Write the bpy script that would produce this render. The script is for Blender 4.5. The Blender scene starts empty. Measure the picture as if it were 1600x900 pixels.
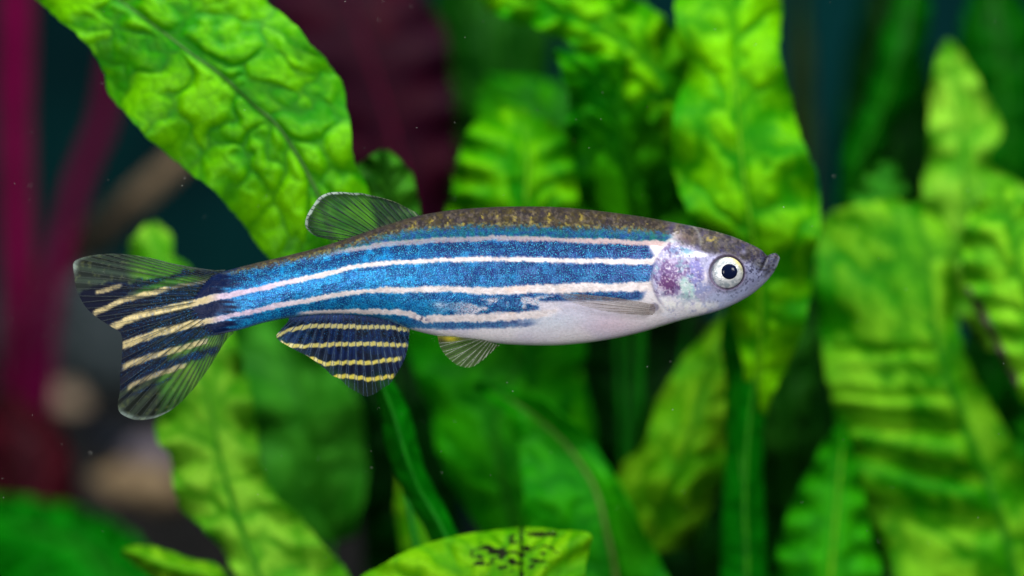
import bpy, math, random
import numpy as np

# ------------------------------------------------------------------ camera, world, lamps, exposure
# Units: 1 Blender unit = 1 cm.  The fish swims in the plane y = 0 and the camera looks along +y.
D_CAM = 30.0
PX = 0.004                       # cm per photograph pixel in the plane y = 0
sc = bpy.context.scene
sc.unit_settings.system = 'METRIC'
sc.unit_settings.scale_length = 0.01
cam_d = bpy.data.cameras.new('camera')
cam = bpy.data.objects.new('camera', cam_d)
sc.collection.objects.link(cam)
cam.location = (0, -D_CAM, 0)
cam.rotation_euler = (math.radians(90), 0, 0)
cam_d.sensor_width = 36
cam_d.lens = 36 * D_CAM / 6.4
cam_d.clip_start = 0.5
cam_d.clip_end = 500
cam_d.dof.use_dof = True
cam_d.dof.focus_distance = D_CAM - 0.17
cam_d.dof.aperture_fstop = 0.185
sc.camera = cam

world = bpy.data.worlds.new('World')
sc.world = world
world.use_nodes = True
bg = world.node_tree.nodes['Background']
bg.inputs['Color'].default_value = (0.25, 0.42, 0.45, 1)
bg.inputs['Strength'].default_value = 0.05


def area_lamp(name, loc, target, size, energy, col):
    d = bpy.data.lights.new(name, 'AREA')
    d.shape = 'RECTANGLE'
    d.size, d.size_y = size
    d.energy = energy
    d.color = col
    o = bpy.data.objects.new(name, d)
    sc.collection.objects.link(o)
    o.location = loc
    v = np.array(target, float) - np.array(loc, float)
    import mathutils
    o.rotation_euler = mathutils.Vector(v).to_track_quat('-Z', 'Y').to_euler()
    return o


area_lamp('tank_lamp', (1.0, -4.0, 13.5), (0.5, 2.0, 0), (20, 6), 4300, (1.0, 0.98, 0.94))
area_lamp('flash_head_right', (6.0, -12.0, 3.2), (0, 0, 0), (3, 3), 1000, (1.0, 0.98, 0.96))
area_lamp('flash_head_left', (-6.0, -12.0, -0.5), (0, 0, 0), (3, 3), 860, (1.0, 0.98, 0.96))

sc.view_settings.view_transform = 'Standard'
sc.view_settings.look = 'None'
sc.view_settings.exposure = 0.03
sc.view_settings.gamma = 1.0
sc.view_settings.use_curve_mapping = False
sc.cycles.use_denoising = True
sc.cycles.max_bounces = 8
sc.cycles.transparent_max_bounces = 24
sc.cycles.sample_clamp_indirect = 4

random.seed(4)
rng = np.random.default_rng(11)
COL = sc.collection


# ------------------------------------------------------------------ helpers
def lin(c):
    c = np.asarray(c, float)
    return np.where(c <= 0.04045, c / 12.92, ((np.maximum(c, 0.04045) + 0.055) / 1.055) ** 2.4)


def hexl(r, g, b, k=1.0):
    v = lin(np.array([r, g, b]) / 255.0) * k
    return (float(v[0]), float(v[1]), float(v[2]), 1.0)


def at(px, py, y=0.0):
    """photograph pixel at depth y -> world point"""
    k = PX * (D_CAM + y) / D_CAM
    return np.stack([(np.asarray(px, float) - 800) * k, np.asarray(y, float) + 0 * np.asarray(px, float),
                     (450 - np.asarray(py, float)) * k], axis=-1)


def sstep(a, b, x):
    t = np.clip((np.asarray(x, float) - a) / (b - a), 0, 1)
    return t * t * (3 - 2 * t)


def hash2(i, j, seed=0):
    i = i.astype(np.int64); j = j.astype(np.int64)
    h = (i * 374761393 + j * 668265263 + seed * 974634777) & 0xFFFFFFFF
    h = ((h ^ (h >> 13)) * 1274126177) & 0xFFFFFFFF
    h = (h ^ (h >> 16)) & 0xFFFFFFFF
    return h / 4294967295.0


def vnoise(x, y, seed=0):
    x = np.asarray(x, float); y = np.asarray(y, float)
    i, j = np.floor(x), np.floor(y)
    fx, fy = x - i, y - j
    fx = fx * fx * (3 - 2 * fx); fy = fy * fy * (3 - 2 * fy)
    a = hash2(i, j, seed); b = hash2(i + 1, j, seed)
    c = hash2(i, j + 1, seed); d = hash2(i + 1, j + 1, seed)
    return (a * (1 - fx) + b * fx) * (1 - fy) + (c * (1 - fx) + d * fx) * fy


def fbm(x, y, seed=0, n=3):
    s, a, t = 0, 1.0, 0
    for k in range(n):
        s = s + a * vnoise(x * 2 ** k, y * 2 ** k, seed + 17 * k); t += a; a *= 0.55
    return s / t


def voronoi(x, y, seed=0, jit=0.85):
    i0, j0 = np.floor(x), np.floor(y)
    f1 = np.full(x.shape, 9.0); f2 = np.full(x.shape, 9.0); cid = np.zeros(x.shape)
    for di in (-1, 0, 1):
        for dj in (-1, 0, 1):
            i, j = i0 + di, j0 + dj
            cx = i + 0.5 + (hash2(i, j, seed) - 0.5) * jit
            cy = j + 0.5 + (hash2(i, j, seed + 5) - 0.5) * jit
            d = np.hypot(x - cx, y - cy)
            r = hash2(i, j, seed + 9)
            nearer = d < f1
            f2 = np.where(nearer, f1, np.minimum(f2, d))
            cid = np.where(nearer, r, cid)
            f1 = np.where(nearer, d, f1)
    return f1, f2, cid


def resample(pts, n):
    """Catmull-Rom through pts, n points at even arc length"""
    p = np.asarray(pts, float)
    if len(p) == 1:
        return np.repeat(p, n, 0)
    if len(p) == 2:
        t = np.linspace(0, 1, n)[:, None]
        return p[0] * (1 - t) + p[1] * t
    q = np.vstack([2 * p[0] - p[1], p, 2 * p[-1] - p[-2]])
    out = []
    for k in range(1, len(q) - 2):
        t = np.linspace(0, 1, 24, endpoint=False)[:, None]
        a, b, c, d = q[k - 1], q[k], q[k + 1], q[k + 2]
        out.append(0.5 * (2 * b + (c - a) * t + (2 * a - 5 * b + 4 * c - d) * t ** 2 + (3 * b - a - 3 * c + d) * t ** 3))
    out = np.vstack(out + [p[-1:]])
    s = np.r_[0, np.cumsum(np.linalg.norm(np.diff(out, axis=0), axis=1))]
    u = np.linspace(0, s[-1], n)
    return np.stack([np.interp(u, s, out[:, k]) for k in range(out.shape[1])], axis=1)


def grid_faces(nu, nv, wrap=False):
    i = np.arange(nu - 1)[:, None]
    j = np.arange(nv if wrap else nv - 1)[None, :]
    j2 = (j + 1) % nv
    a = i * nv + j; b = i * nv + j2; c = (i + 1) * nv + j2; d = (i + 1) * nv + j
    return np.stack([a, b, c, d], -1).reshape(-1, 4)


def mesh_obj(name, verts, faces, mat=None, parent=None, smooth=True, attrs=None):
    me = bpy.data.meshes.new(name)
    verts = np.asarray(verts, float).reshape(-1, 3)
    if isinstance(faces, np.ndarray):
        nf, k = faces.shape
        me.vertices.add(len(verts)); me.vertices.foreach_set('co', verts.astype(np.float32).ravel())
        me.loops.add(nf * k); me.loops.foreach_set('vertex_index', faces.astype(np.int32).ravel())
        me.polygons.add(nf)
        me.polygons.foreach_set('loop_start', (np.arange(nf) * k).astype(np.int32))
        me.polygons.foreach_set('loop_total', np.full(nf, k, np.int32))
        me.update(calc_edges=True)
    else:
        me.from_pydata(verts.tolist(), [], faces)
    if smooth:
        me.polygons.foreach_set('use_smooth', np.ones(len(me.polygons), bool))
    for k, v in (attrs or {}).items():
        v = np.asarray(v, float)
        if v.ndim == 2:
            a = me.attributes.new(k, 'FLOAT_COLOR', 'POINT')
            if v.shape[1] == 3:
                v = np.c_[v, np.ones(len(v))]
            a.data.foreach_set('color', v.astype(np.float32).ravel())
        else:
            a = me.attributes.new(k, 'FLOAT', 'POINT')
            a.data.foreach_set('value', v.astype(np.float32).ravel())
    me.validate()
    if mat:
        me.materials.append(mat)
    o = bpy.data.objects.new(name, me)
    COL.objects.link(o)
    if parent:
        o.parent = parent
        o.matrix_parent_inverse.identity()
        # meshes are written in world space: undo the parent's offset
        loc = np.zeros(3); q = parent
        while q is not None:
            loc += np.array(q.location); q = q.parent
        me.vertices.foreach_set('co', (verts - loc).astype(np.float32).ravel())
        me.update()
    return o


def tag(o, label=None, cat=None, group=None, kind=None):
    if label: o['label'] = label
    if cat: o['category'] = cat
    if group: o['group'] = group
    if kind: o['kind'] = kind
    return o


def thing(name, label, cat, loc, group=None):
    o = bpy.data.objects.new(name, None)
    o.empty_display_size = 0.2
    COL.objects.link(o)
    o.location = tuple(float(v) for v in loc)
    return tag(o, label, cat, group)


def tube(pts, radii, sides=8):
    """tapered closed tube along 3-D points -> verts, quads"""
    p = np.asarray(pts, float); n = len(p)
    r = np.broadcast_to(np.asarray(radii, float), (n,))
    t = np.gradient(p, axis=0); t /= np.linalg.norm(t, axis=1)[:, None] + 1e-12
    ref = np.array([0.0, 1.0, 0.0])
    a = np.cross(t, ref); la = np.linalg.norm(a, axis=1)[:, None]
    a = np.where(la > 1e-6, a / (la + 1e-12), np.array([1.0, 0, 0]))
    b = np.cross(t, a)
    th = np.linspace(0, 2 * math.pi, sides, endpoint=False)
    v = p[:, None] + r[:, None, None] * (np.cos(th)[None, :, None] * a[:, None] + np.sin(th)[None, :, None] * b[:, None])
    return v.reshape(-1, 3), grid_faces(n, sides, True)


# ------------------------------------------------------------------ material helpers
class NT:
    def __init__(self, name):
        self.m = bpy.data.materials.new(name)
        self.m.use_nodes = True
        self.t = self.m.node_tree
        self.t.nodes.clear()
        self.out = self.n('ShaderNodeOutputMaterial')

    def n(self, typ, ins=None, **kw):
        nd = self.t.nodes.new(typ)
        for k, v in kw.items():
            setattr(nd, k, v)
        for k, v in (ins or {}).items():
            self.set(nd, k, v)
        return nd

    def set(self, nd, k, v):
        s = nd.inputs[k]
        if isinstance(v, bpy.types.NodeSocket):
            self.t.links.new(v, s)
        else:
            s.default_value = v

    def math(self, op, a, b=0.5, clamp=False):
        return self.n('ShaderNodeMath', {0: a, 1: b}, operation=op, use_clamp=clamp).outputs[0]

    def mix(self, f, a, b, blend='MIX'):
        return self.n('ShaderNodeMix', {0: f, 6: a, 7: b}, data_type='RGBA', blend_type=blend).outputs[2]

    def attr(self, name, what='Fac'):
        return self.n('ShaderNodeAttribute', attribute_name=name).outputs[what]

    def noise(self, scale, detail=3.0, rough=0.55, vec=None):
        ins = {'Scale': scale, 'Detail': detail, 'Roughness': rough}
        if vec is not None:
            ins['Vector'] = vec
        return self.n('ShaderNodeTexNoise', ins).outputs['Fac']

    def obj(self):
        return self.n('ShaderNodeTexCoord').outputs['Object']

    def ramp(self, f, lo, hi):
        return self.n('ShaderNodeMapRange', {0: f, 1: lo, 2: hi, 3: 0.0, 4: 1.0}, interpolation_type='SMOOTHSTEP').outputs[0]

    def bump(self, h, strength, dist):
        return self.n('ShaderNodeBump', {'Height': h, 'Strength': strength, 'Distance': dist}).outputs['Normal']

    def link_out(self, s):
        self.t.links.new(s, self.out.inputs['Surface'])
        return self.m


def leaf_material(name, light, dark, vein, transl=0.35, rough=0.5, spec=0.07, speck=None, bumpd=0.005):
    """green water-plant leaf: light/dark tone by cell and noise, darker veins, optional blotches"""
    t = NT(name)
    co = t.obj()
    n1 = t.noise(1.6, 4, 0.6, co)
    n2 = t.noise(14, 4, 0.6, co)
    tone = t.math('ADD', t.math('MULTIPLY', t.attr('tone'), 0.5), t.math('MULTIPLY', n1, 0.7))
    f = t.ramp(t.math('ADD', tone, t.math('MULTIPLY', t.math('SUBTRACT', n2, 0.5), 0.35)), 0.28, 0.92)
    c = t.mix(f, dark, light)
    c = t.mix(t.math('MULTIPLY', t.attr('vein'), 0.62), c, vein)
    fine = t.noise(60, 3, 0.6, co)
    c = t.mix(t.math('MULTIPLY', t.ramp(fine, 0.55, 0.75), 0.22), c, dark)
    bl1 = t.noise(5, 6, .75, co)
    c = t.mix(t.math('MULTIPLY', t.ramp(bl1, .64, .72), .55), c, tuple(.5 * q for q in dark[:2]) + (0.004, 1))
    c = t.mix(t.math('MULTIPLY', t.ramp(t.noise(23, 3, .7, co), .68, .76), .6), c, hexl(70, 84, 24))
    if speck:
        sp = t.attr('spot')
        bn = t.noise(speck[1], 5, 0.7, co)
        sf = t.ramp(t.math('ADD', t.math('MULTIPLY', sp, 0.62), bn), 0.90, 1.0)
        c = t.mix(sf, c, speck[0])
    bmp = t.bump(t.math('ADD', fine, t.math('MULTIPLY', n2, 1.5)), 0.5, bumpd)
    p = t.n('ShaderNodeBsdfPrincipled', {'Base Color': c, 'Roughness': rough, 'Specular IOR Level': spec, 'Normal': bmp})
    tr = t.n('ShaderNodeBsdfTranslucent', {'Color': c, 'Normal': bmp})
    ms = t.n('ShaderNodeMixShader', {0: transl, 1: p.outputs[0], 2: tr.outputs[0]})
    return t.link_out(ms.outputs[0])


def plain_material(name, c1, c2, scale=6.0, rough=0.6, spec=0.2, bumpd=0.02, transl=0.0):
    t = NT(name)
    co = t.obj()
    n = t.noise(scale, 5, 0.6, co)
    c = t.mix(t.ramp(n, 0.3, 0.7), c1, c2)
    p = t.n('ShaderNodeBsdfPrincipled', {'Base Color': c, 'Roughness': rough, 'Specular IOR Level': spec,
                                         'Normal': t.bump(n, 0.6, bumpd)})
    s = p.outputs[0]
    if transl:
        tr = t.n('ShaderNodeBsdfTranslucent', {'Color': c})
        s = t.n('ShaderNodeMixShader', {0: transl, 1: s, 2: tr.outputs[0]}).outputs[0]
    return t.link_out(s)


# ------------------------------------------------------------------ the setting: tank back, gravel bed
def backdrop():
    m = plain_material('tank_back_paint', (0.0012, 0.016, 0.022, 1), (0.003, 0.075, 0.078, 1), 0.22, 0.8, 0.05, 0.0)
    n = 24
    a = np.linspace(-1, 1, n)
    g = np.stack(np.meshgrid(a * 26, a * 20 + 6, indexing='ij'), -1)
    v = np.stack([g[..., 0], 24 + 0.35 * fbm(g[..., 0] * .2, g[..., 1] * .2, 3), g[..., 1]], -1)
    tag(mesh_obj('tank_back_wall', v, grid_faces(n, n), m), 'dark teal back wall of the aquarium', kind='structure')


BED_Z = -3.3


def bed_height(x, y):
    x = np.asarray(x, float); y = np.asarray(y, float)
    bank = sstep(4.5, 15, y) * sstep(1.5, -4.5, x)
    return BED_Z + 2.6 * bank + 0.25 * (fbm(x * 0.7, y * 0.7, 8) - 0.5)


def gravel_bed():
    m = plain_material('dark_substrate', (0.006, 0.008, 0.010, 1), (0.035, 0.033, 0.032, 1), 3.0, 0.8, 0.2, 0.08)
    nx, ny = 150, 110
    gx, gy = np.meshgrid(np.linspace(-26, 26, nx), np.linspace(-9, 23.9, ny), indexing='ij')
    gz = bed_height(gx, gy) + 0.05 * (fbm(gx * 5, gy * 5, 31) - 0.5)
    tag(mesh_obj('gravel_bed', np.stack([gx, gy, gz], -1), grid_faces(nx, ny)[:, ::-1], m),
        'dark gravel bed rising at the back', kind='structure')


backdrop()
gravel_bed()


# ------------------------------------------------------------------ stones and driftwood (far, blurred)
def stone(name, label, px, py, y, rx, rz, c1, c2, seed, rd=None):
    import bmesh
    bm = bmesh.new()
    bmesh.ops.create_icosphere(bm, subdivisions=4, radius=1.0)
    v = np.array([w.co[:] for w in bm.verts])
    f = [[w.index for w in fc.verts] for fc in bm.faces]
    bm.free()
    d = 1 + 0.35 * (fbm(v[:, 0] * 1.3 + 5, v[:, 2] * 1.3 + v[:, 1] * 1.1, seed) - 0.5) * 2 * 0.6 \
        + 0.06 * (fbm(v[:, 0] * 6, v[:, 2] * 6 + v[:, 1] * 5, seed + 3) - 0.5)
    v = v * d[:, None]
    k = PX * (D_CAM + y) / D_CAM
    c = at(px, py, y)
    v = v * np.array([rx * k, (rd or (rx + rz) / 2) * k, rz * k])
    o = mesh_obj(name, v, f, plain_material(name + '_skin', c1, c2, 5, 0.75, 0.25, 0.05))
    o.location = c
    return tag(o, label, 'stone', 'stones on the bank behind the tail')


stone('boulder', 'large grey boulder behind the tail fin', 130, 530, 14.0, 150, 120, hexl(56, 70, 77), hexl(98, 112, 118), 2)
stone('pebble', 'tan pebble below the grey boulder', 98, 640, 12.9, 42, 42, hexl(164, 140, 118), hexl(212, 190, 164), 5)
stone('pebble', 'long brown pebble lying beside the pale lower leaf', 215, 768, 11.0, 80, 48, hexl(130, 110, 84), hexl(186, 162, 126), 9)
stone('pebble', 'grey violet pebble wedged behind the long brown pebble', 240, 720, 11.6, 50, 36, hexl(104, 98, 114), hexl(150, 142, 154), 14)
stone('pebble', 'black filler stone painted as shade in the gap between the tan and brown pebbles', 176, 697, 11.9, 60, 45, hexl(14, 20, 30), hexl(34, 42, 54), 21)  # stone added in the dark gap, the gap's shade put into its colour


def driftwood():
    p = resample([at(72, 446, 13.4), at(120, 398, 12.2), at(170, 352, 11.2), at(225, 300, 10.6), at(290, 240, 10.9), at(350, 170, 11.5)], 60)
    r = 0.13 * (1 + 0.35 * (fbm(np.arange(60) * .13, np.zeros(60), 4) - .5)) * np.linspace(1.15, 0.7, 60)
    v, f = tube(p, r, 14)
    o = tag(mesh_obj('driftwood_twig', v, f, plain_material('driftwood_bark', hexl(88, 76, 60), hexl(140, 122, 98), 9, .85, .1, .06)),
            'brown driftwood twig slanting behind the tail, above the grey boulder', 'driftwood')
    return o


driftwood()


# ------------------------------------------------------------------ leaves
def make_leaf(parent, spine, left, right, depth, mat, rib_mat, nu=150, nv=56, cup=0.0, ruffle=0.0, rfreq=7, quilt='cells',
              qamp=0.03, spacing=60, cell=55, slant=0.6, edge=3.0, seed=1, rib=3.0, rib_out=1.0, tilt=0.0, thick=0.016, spot=None,
              tone0=0.0, fold=None, rib_taper=0.35):
    """spine/left/right: outlines in photograph pixels at the leaf's own depth; depth: y along the spine"""
    S = resample(spine, nu); L = resample(left, nu); R = resample(right, nu)
    dep = np.interp(np.linspace(0, 1, nu), np.linspace(0, 1, len(depth)), depth)
    dep = np.convolve(np.pad(dep, 6, mode='edge'), np.ones(13) / 13, 'valid')
    u = np.linspace(0, 1, nu)[:, None]
    v = np.linspace(-1, 1, nv)[None, :]
    E = np.where((v < 0)[..., None], L[:, None], R[:, None])
    w = np.abs(v)[..., None]
    P = S[:, None] * (1 - w) + E * w
    ls = np.linalg.norm(np.diff(S, axis=0), axis=1).sum()
    side = np.where(v < 0, np.linalg.norm(L - S, axis=1)[:, None], np.linalg.norm(R - S, axis=1)[:, None])
    a = u * ls + 0 * v
    b = np.abs(v) * side
    # uneven margin
    out = (E - S[:, None]) / (np.linalg.norm(E - S[:, None], axis=-1, keepdims=True) + 1e-6)
    sgn = np.where(v < 0, 0, 50)
    wob = (fbm(a / 34 + sgn, sgn + 0 * a, seed + 2, 2) - 0.5) * 2 * edge + (vnoise(a / 9 + sgn, sgn + 0 * a, seed + 6) - .5) * edge * .5
    P = P + out * (wob * np.abs(v) ** 2)[..., None]
    aa = a + (fbm(a / 60, b / 60 + sgn, seed + 4, 2) - .5) * spacing * .5
    ph = (aa - slant * b) / spacing + sgn * 1.37
    if quilt == 'cells':
        wx = (fbm(a / 38 + sgn, b / 38, seed + 40, 2) - .5) * .9
        wy = (fbm(a / 38 + sgn, b / 38 + 9, seed + 44, 2) - .5) * .9
        f1, f2, cid = voronoi(ph + wx, (b / cell) ** .85 + sgn + wy, seed, 1.0)
        e = f2 - f1
        bul = sstep(0, 0.7, e)
        vein = 1 - sstep(0.03, 0.12, e)
        f1b, f2b, _ = voronoi(ph * 3.1, b / cell * 3.1 + sgn, seed + 3, .9)
        bul = bul * 0.93 + 0.07 * sstep(0, .5, f2b - f1b)
        vein = np.maximum(vein * .8, 0.55 * (1 - sstep(0.02, 0.10, f2b - f1b)))
        tone = cid
    else:
        fr = ph - np.floor(ph)
        s_ = np.abs(np.sin(np.pi * ph))
        bul = s_ ** 0.7
        vein = (1 - sstep(0.05, 0.3, s_)) * 0.8
        tone = hash2(np.floor(ph), sgn + 0 * ph, seed) * .7 + .3 * fr
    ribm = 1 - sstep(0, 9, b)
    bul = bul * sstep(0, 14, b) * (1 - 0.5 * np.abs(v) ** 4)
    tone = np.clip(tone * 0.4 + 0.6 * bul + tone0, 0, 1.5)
    y = dep[:, None] + cup * np.abs(v) ** 1.7 + tilt * v - .72 * qamp * bul + .03 * (fbm(a / 120, b / 90 + sgn, seed + 60, 2) - .5)
    y = y + ruffle * np.sin(2 * np.pi * rfreq * u + np.where(v < 0, 0.0, 1.9) + 1.5 * vnoise(u * 5 + seed, 0 * u, 3)) * np.abs(v) ** 2
    if fold is not None:
        y = y + fold(P[..., 0], P[..., 1])
    W = at(P[..., 0], P[..., 1], y)
    sp = spot(P[..., 0], P[..., 1]) if spot else np.zeros(W.shape[:2])
    leaf = mesh_obj('leaf', W, grid_faces(nu, nv), mat, parent,
                    attrs={'vein': np.maximum(vein, 0.5 * ribm).ravel(), 'tone': tone.ravel(), 'spot': sp.ravel()})
    sm = leaf.modifiers.new('thickness', 'SOLIDIFY'); sm.thickness = thick; sm.offset = 0
    # midrib: a tapered tube along the spine, sunk into the blade
    mid = W[:, nv // 2] * 0.5 + W[:, (nv - 1) // 2] * 0.5
    rr = rib * PX * (1 - (1 - rib_taper) * np.linspace(0, 1, nu))
    mid = mid + np.array([0, -1, 0]) * (rr * 0.35 * rib_out)[:, None]
    sl = slice(0, nu, 3)
    vv, ff = tube(mid[sl], rr[sl], 8)
    rb = mesh_obj('midrib', vv, ff, rib_mat, leaf)
    return leaf


def stalk(parent, pts, r0, r1, mat, name='stalk'):
    """pts: (px, py, y) triples"""
    P = np.array([at(a, b, c) for a, b, c in pts])
    p = resample(P, 40)
    v, f = tube(p, np.linspace(r0, r1, 40) * PX, 10)
    return mesh_obj(name, v, f, mat, parent)


G_BRIGHT = hexl(128, 214, 8)
G_DEEP = hexl(22, 128, 0)
G_VEIN = hexl(40, 100, 18)
rib_dark = plain_material('midrib_dark_green', hexl(44, 98, 24), hexl(74, 124, 50), 20, .5, .2, .004, .2)
rib_pale = plain_material('midrib_pale_green', hexl(70, 160, 0), hexl(130, 205, 20), 20, .5, .2, .004, .3)
rib_mid = plain_material('midrib_mid_green', hexl(20, 110, 0), hexl(50, 145, 5), 20, .5, .2, .004, .3)
stalk_green = plain_material('stalk_green', hexl(4, 104, 6), hexl(24, 140, 14), 4, .5, .2, .01, .3)

m_quilt = leaf_material('quilted_leaf_green', hexl(122, 212, 0), hexl(26, 138, 0), hexl(44, 116, 10), .3, .45, .12)
m_lobe = leaf_material('dark_lobe_green', hexl(64, 140, 26), hexl(16, 78, 6), hexl(22, 80, 10), .3)
m_pale = leaf_material('pale_leaf_green', hexl(156, 222, 60), hexl(66, 162, 10), hexl(62, 146, 20), .35)
m_dim = leaf_material('dim_leaf_green', hexl(72, 170, 40), hexl(34, 124, 18), hexl(30, 110, 14), .3)
m_mid = leaf_material('mid_leaf_green', hexl(66, 176, 2), hexl(2, 112, 0), hexl(0, 82, 0), .35)
m_deep = leaf_material('deep_leaf_green', hexl(16, 128, 6), hexl(0, 74, 0), hexl(0, 60, 0), .35)
m_tall = leaf_material('tall_leaf_green', hexl(132, 220, 2), hexl(24, 142, 0), hexl(40, 140, 0), .35)
m_yel = leaf_material('yellow_leaf_green', hexl(158, 224, 36), hexl(64, 160, 2), hexl(60, 148, 4), .35)
m_far = leaf_material('far_leaf_green', hexl(46, 122, 26), hexl(10, 74, 8), hexl(10, 66, 8), .3)
m_gap_shade = leaf_material('gap_shade_green', hexl(4, 66, 6), hexl(0, 34, 2), hexl(0, 28, 2), .25)  # near-black green that carries the shade of the gaps
m_spot = leaf_material('spotted_leaf_green', hexl(140, 214, 14), hexl(70, 164, 0), hexl(64, 140, 6), .3, speck=(hexl(30, 40, 18), 26))
m_worn = leaf_material('worn_leaf_green', hexl(146, 222, 40), hexl(36, 152, 0), hexl(10, 108, 0), .35, speck=(hexl(74, 66, 60), 7))
m_maroon = leaf_material('maroon_leaf', hexl(56, 5, 26), hexl(38, 3, 27), hexl(32, 2, 22), .25, .6, .1)
m_rust = leaf_material('rust_leaf', hexl(84, 18, 34), hexl(44, 8, 18), hexl(30, 4, 10), .2, .6, .1)
rib_maroon = plain_material('midrib_maroon', hexl(70, 6, 34), hexl(100, 10, 52), 8, .6, .1, .01, .1)
stem_crimson = plain_material('stem_crimson', hexl(88, 0, 48), hexl(124, 0, 70), 1.2, .6, .05, .03, .15)


stem_wine = plain_material('stem_wine', hexl(74, 0, 44), hexl(100, 0, 60), 1.2, .6, .05, .03, .15)


def plant(name, label, px, py, y, cat='plant', group=None):
    p = at(px, py, y)
    return thing(name, label, cat, p, group)


m_ribbon = leaf_material('ribbon_leaf_green', hexl(14, 142, 12), hexl(0, 92, 2), hexl(0, 84, 0), .35)
# --- 1 the sharp quilted leaf over the tail and the darker green one beside it
pl = plant('quilted_leaf_plant', 'bright green quilted leaf reaching up over the tail, dorsal fin in front of it', 700, 1150, 1.6)
make_leaf(pl, [(545, 470), (520, 380), (490, 290), (440, 205), (400, 165), (350, 120), (300, 85), (240, 40), (185, 0), (110, -50), (20, -110)],
          [(540, 475), (470, 440), (410, 392), (360, 325), (300, 272), (252, 236), (205, 186), (172, 148), (160, 108), (138, 68), (62, 0), (0, -60), (-10, -110)],
          [(555, 475), (590, 400), (580, 320), (552, 240), (543, 185), (532, 135), (505, 95), (470, 52), (415, -2), (340, -70), (240, -110), (60, -125), (25, -112)],
          [1.15, 1.0, .9, .85, .85, .9, 1.0, 1.1], m_quilt, rib_dark, nu=280, nv=150, cup=.10, ruffle=.06, rfreq=5, qamp=.058, spacing=80, cell=72,
          slant=-.55, edge=5, seed=3, rib=4.6, rib_out=.7)
make_leaf(pl, [(740, 1120), (716, 900), (690, 825), (655, 765), (632, 705), (612, 640), (580, 560), (548, 468)],
          [(715, 1120), (690, 900), (664, 825), (630, 765), (606, 705), (596, 640), (572, 562), (545, 470)],
          [(765, 1120), (742, 900), (706, 820), (672, 755), (654, 700), (634, 636), (590, 556), (552, 466)],
          [1.6, 1.5, 1.45, 1.4, 1.3, 1.25, 1.15], m_ribbon, stalk_green, nu=160, nv=30, cup=.16, qamp=.01, ruffle=.04, rfreq=3, seed=5, edge=2, rib=5, rib_taper=.6)
stalk(pl, [(738, 1115, 1.6), (700, 1150, 1.6)], 8, 10, stalk_green)
make_leaf(pl, [(600, 520), (605, 400), (610, 320), (606, 262), (600, 236)], [(590, 520), (545, 420), (540, 330), (556, 262), (596, 234)],
          [(610, 520), (665, 420), (655, 330), (640, 270), (604, 235)], [1.9, 1.8, 1.7, 1.6], m_lobe, rib_dark, cup=.1, ruffle=.06, qamp=.05,
          spacing=40, cell=40, seed=7, rib=3)
stalk(pl, [(600, 515, 1.9), (600, 640, 2.0), (640, 800, 2.0), (700, 1150, 1.6)], 4, 8, stalk_green)

# --- 2 pale leaf behind the tail fin
pl = plant('pale_leaf_plant', 'pale yellow-green wavy leaf rising behind the tail fin', 470, 1150, 2.4)
make_leaf(pl, [(440, 1010), (405, 900), (385, 850), (365, 790), (345, 720), (328, 640), (310, 570), (285, 490), (255, 420), (236, 352)],
          [(400, 1010), (366, 905), (345, 850), (290, 800), (268, 760), (272, 715), (245, 680), (250, 610), (235, 520), (210, 430), (205, 385), (228, 350)],
          [(620, 1010), (545, 905), (492, 830), (440, 785), (408, 730), (398, 660), (386, 600), (376, 540), (340, 470), (275, 400), (268, 370), (240, 348)],
          [2.0, 2.1, 2.2, 2.4, 2.7, 3.2], m_pale, rib_mid, nu=220, nv=80, cup=.12, ruffle=.14, rfreq=9, qamp=.045, spacing=62, cell=70, slant=.5, edge=7, seed=12, rib=4)
stalk(pl, [(438, 1005, 2.0), (470, 1150, 2.4)], 6, 8, stalk_green)

# --- 3 dim leaf behind the anal fin
pl = plant('dim_leaf_plant', 'dim dark green broad leaf behind the anal fin', 500, 1150, 4.4)
make_leaf(pl, [(520, 850), (500, 780), (485, 700), (470, 620), (440, 540), (400, 440)],
          [(440, 850), (420, 780), (402, 700), (385, 620), (366, 540), (390, 442)],
          [(556, 838), (568, 780), (572, 700), (560, 620), (500, 545), (410, 440)],
          [4.2, 4.1, 4.1, 4.3, 4.6], m_dim, rib_mid, nu=100, nv=40, cup=-.15, qamp=.04, ruffle=.1, rfreq=3, seed=15, edge=4, rib=4)
stalk(pl, [(518, 845, 4.2), (500, 1150, 4.4)], 5, 9, stalk_green)

m_fresh = leaf_material('fresh_leaf_green', hexl(52, 170, 8), hexl(6, 124, 0), hexl(4, 100, 0), .35)
rib_olive = plain_material('midrib_olive', hexl(70, 110, 30), hexl(96, 130, 56), 20, .5, .1, .004, .2)
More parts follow.
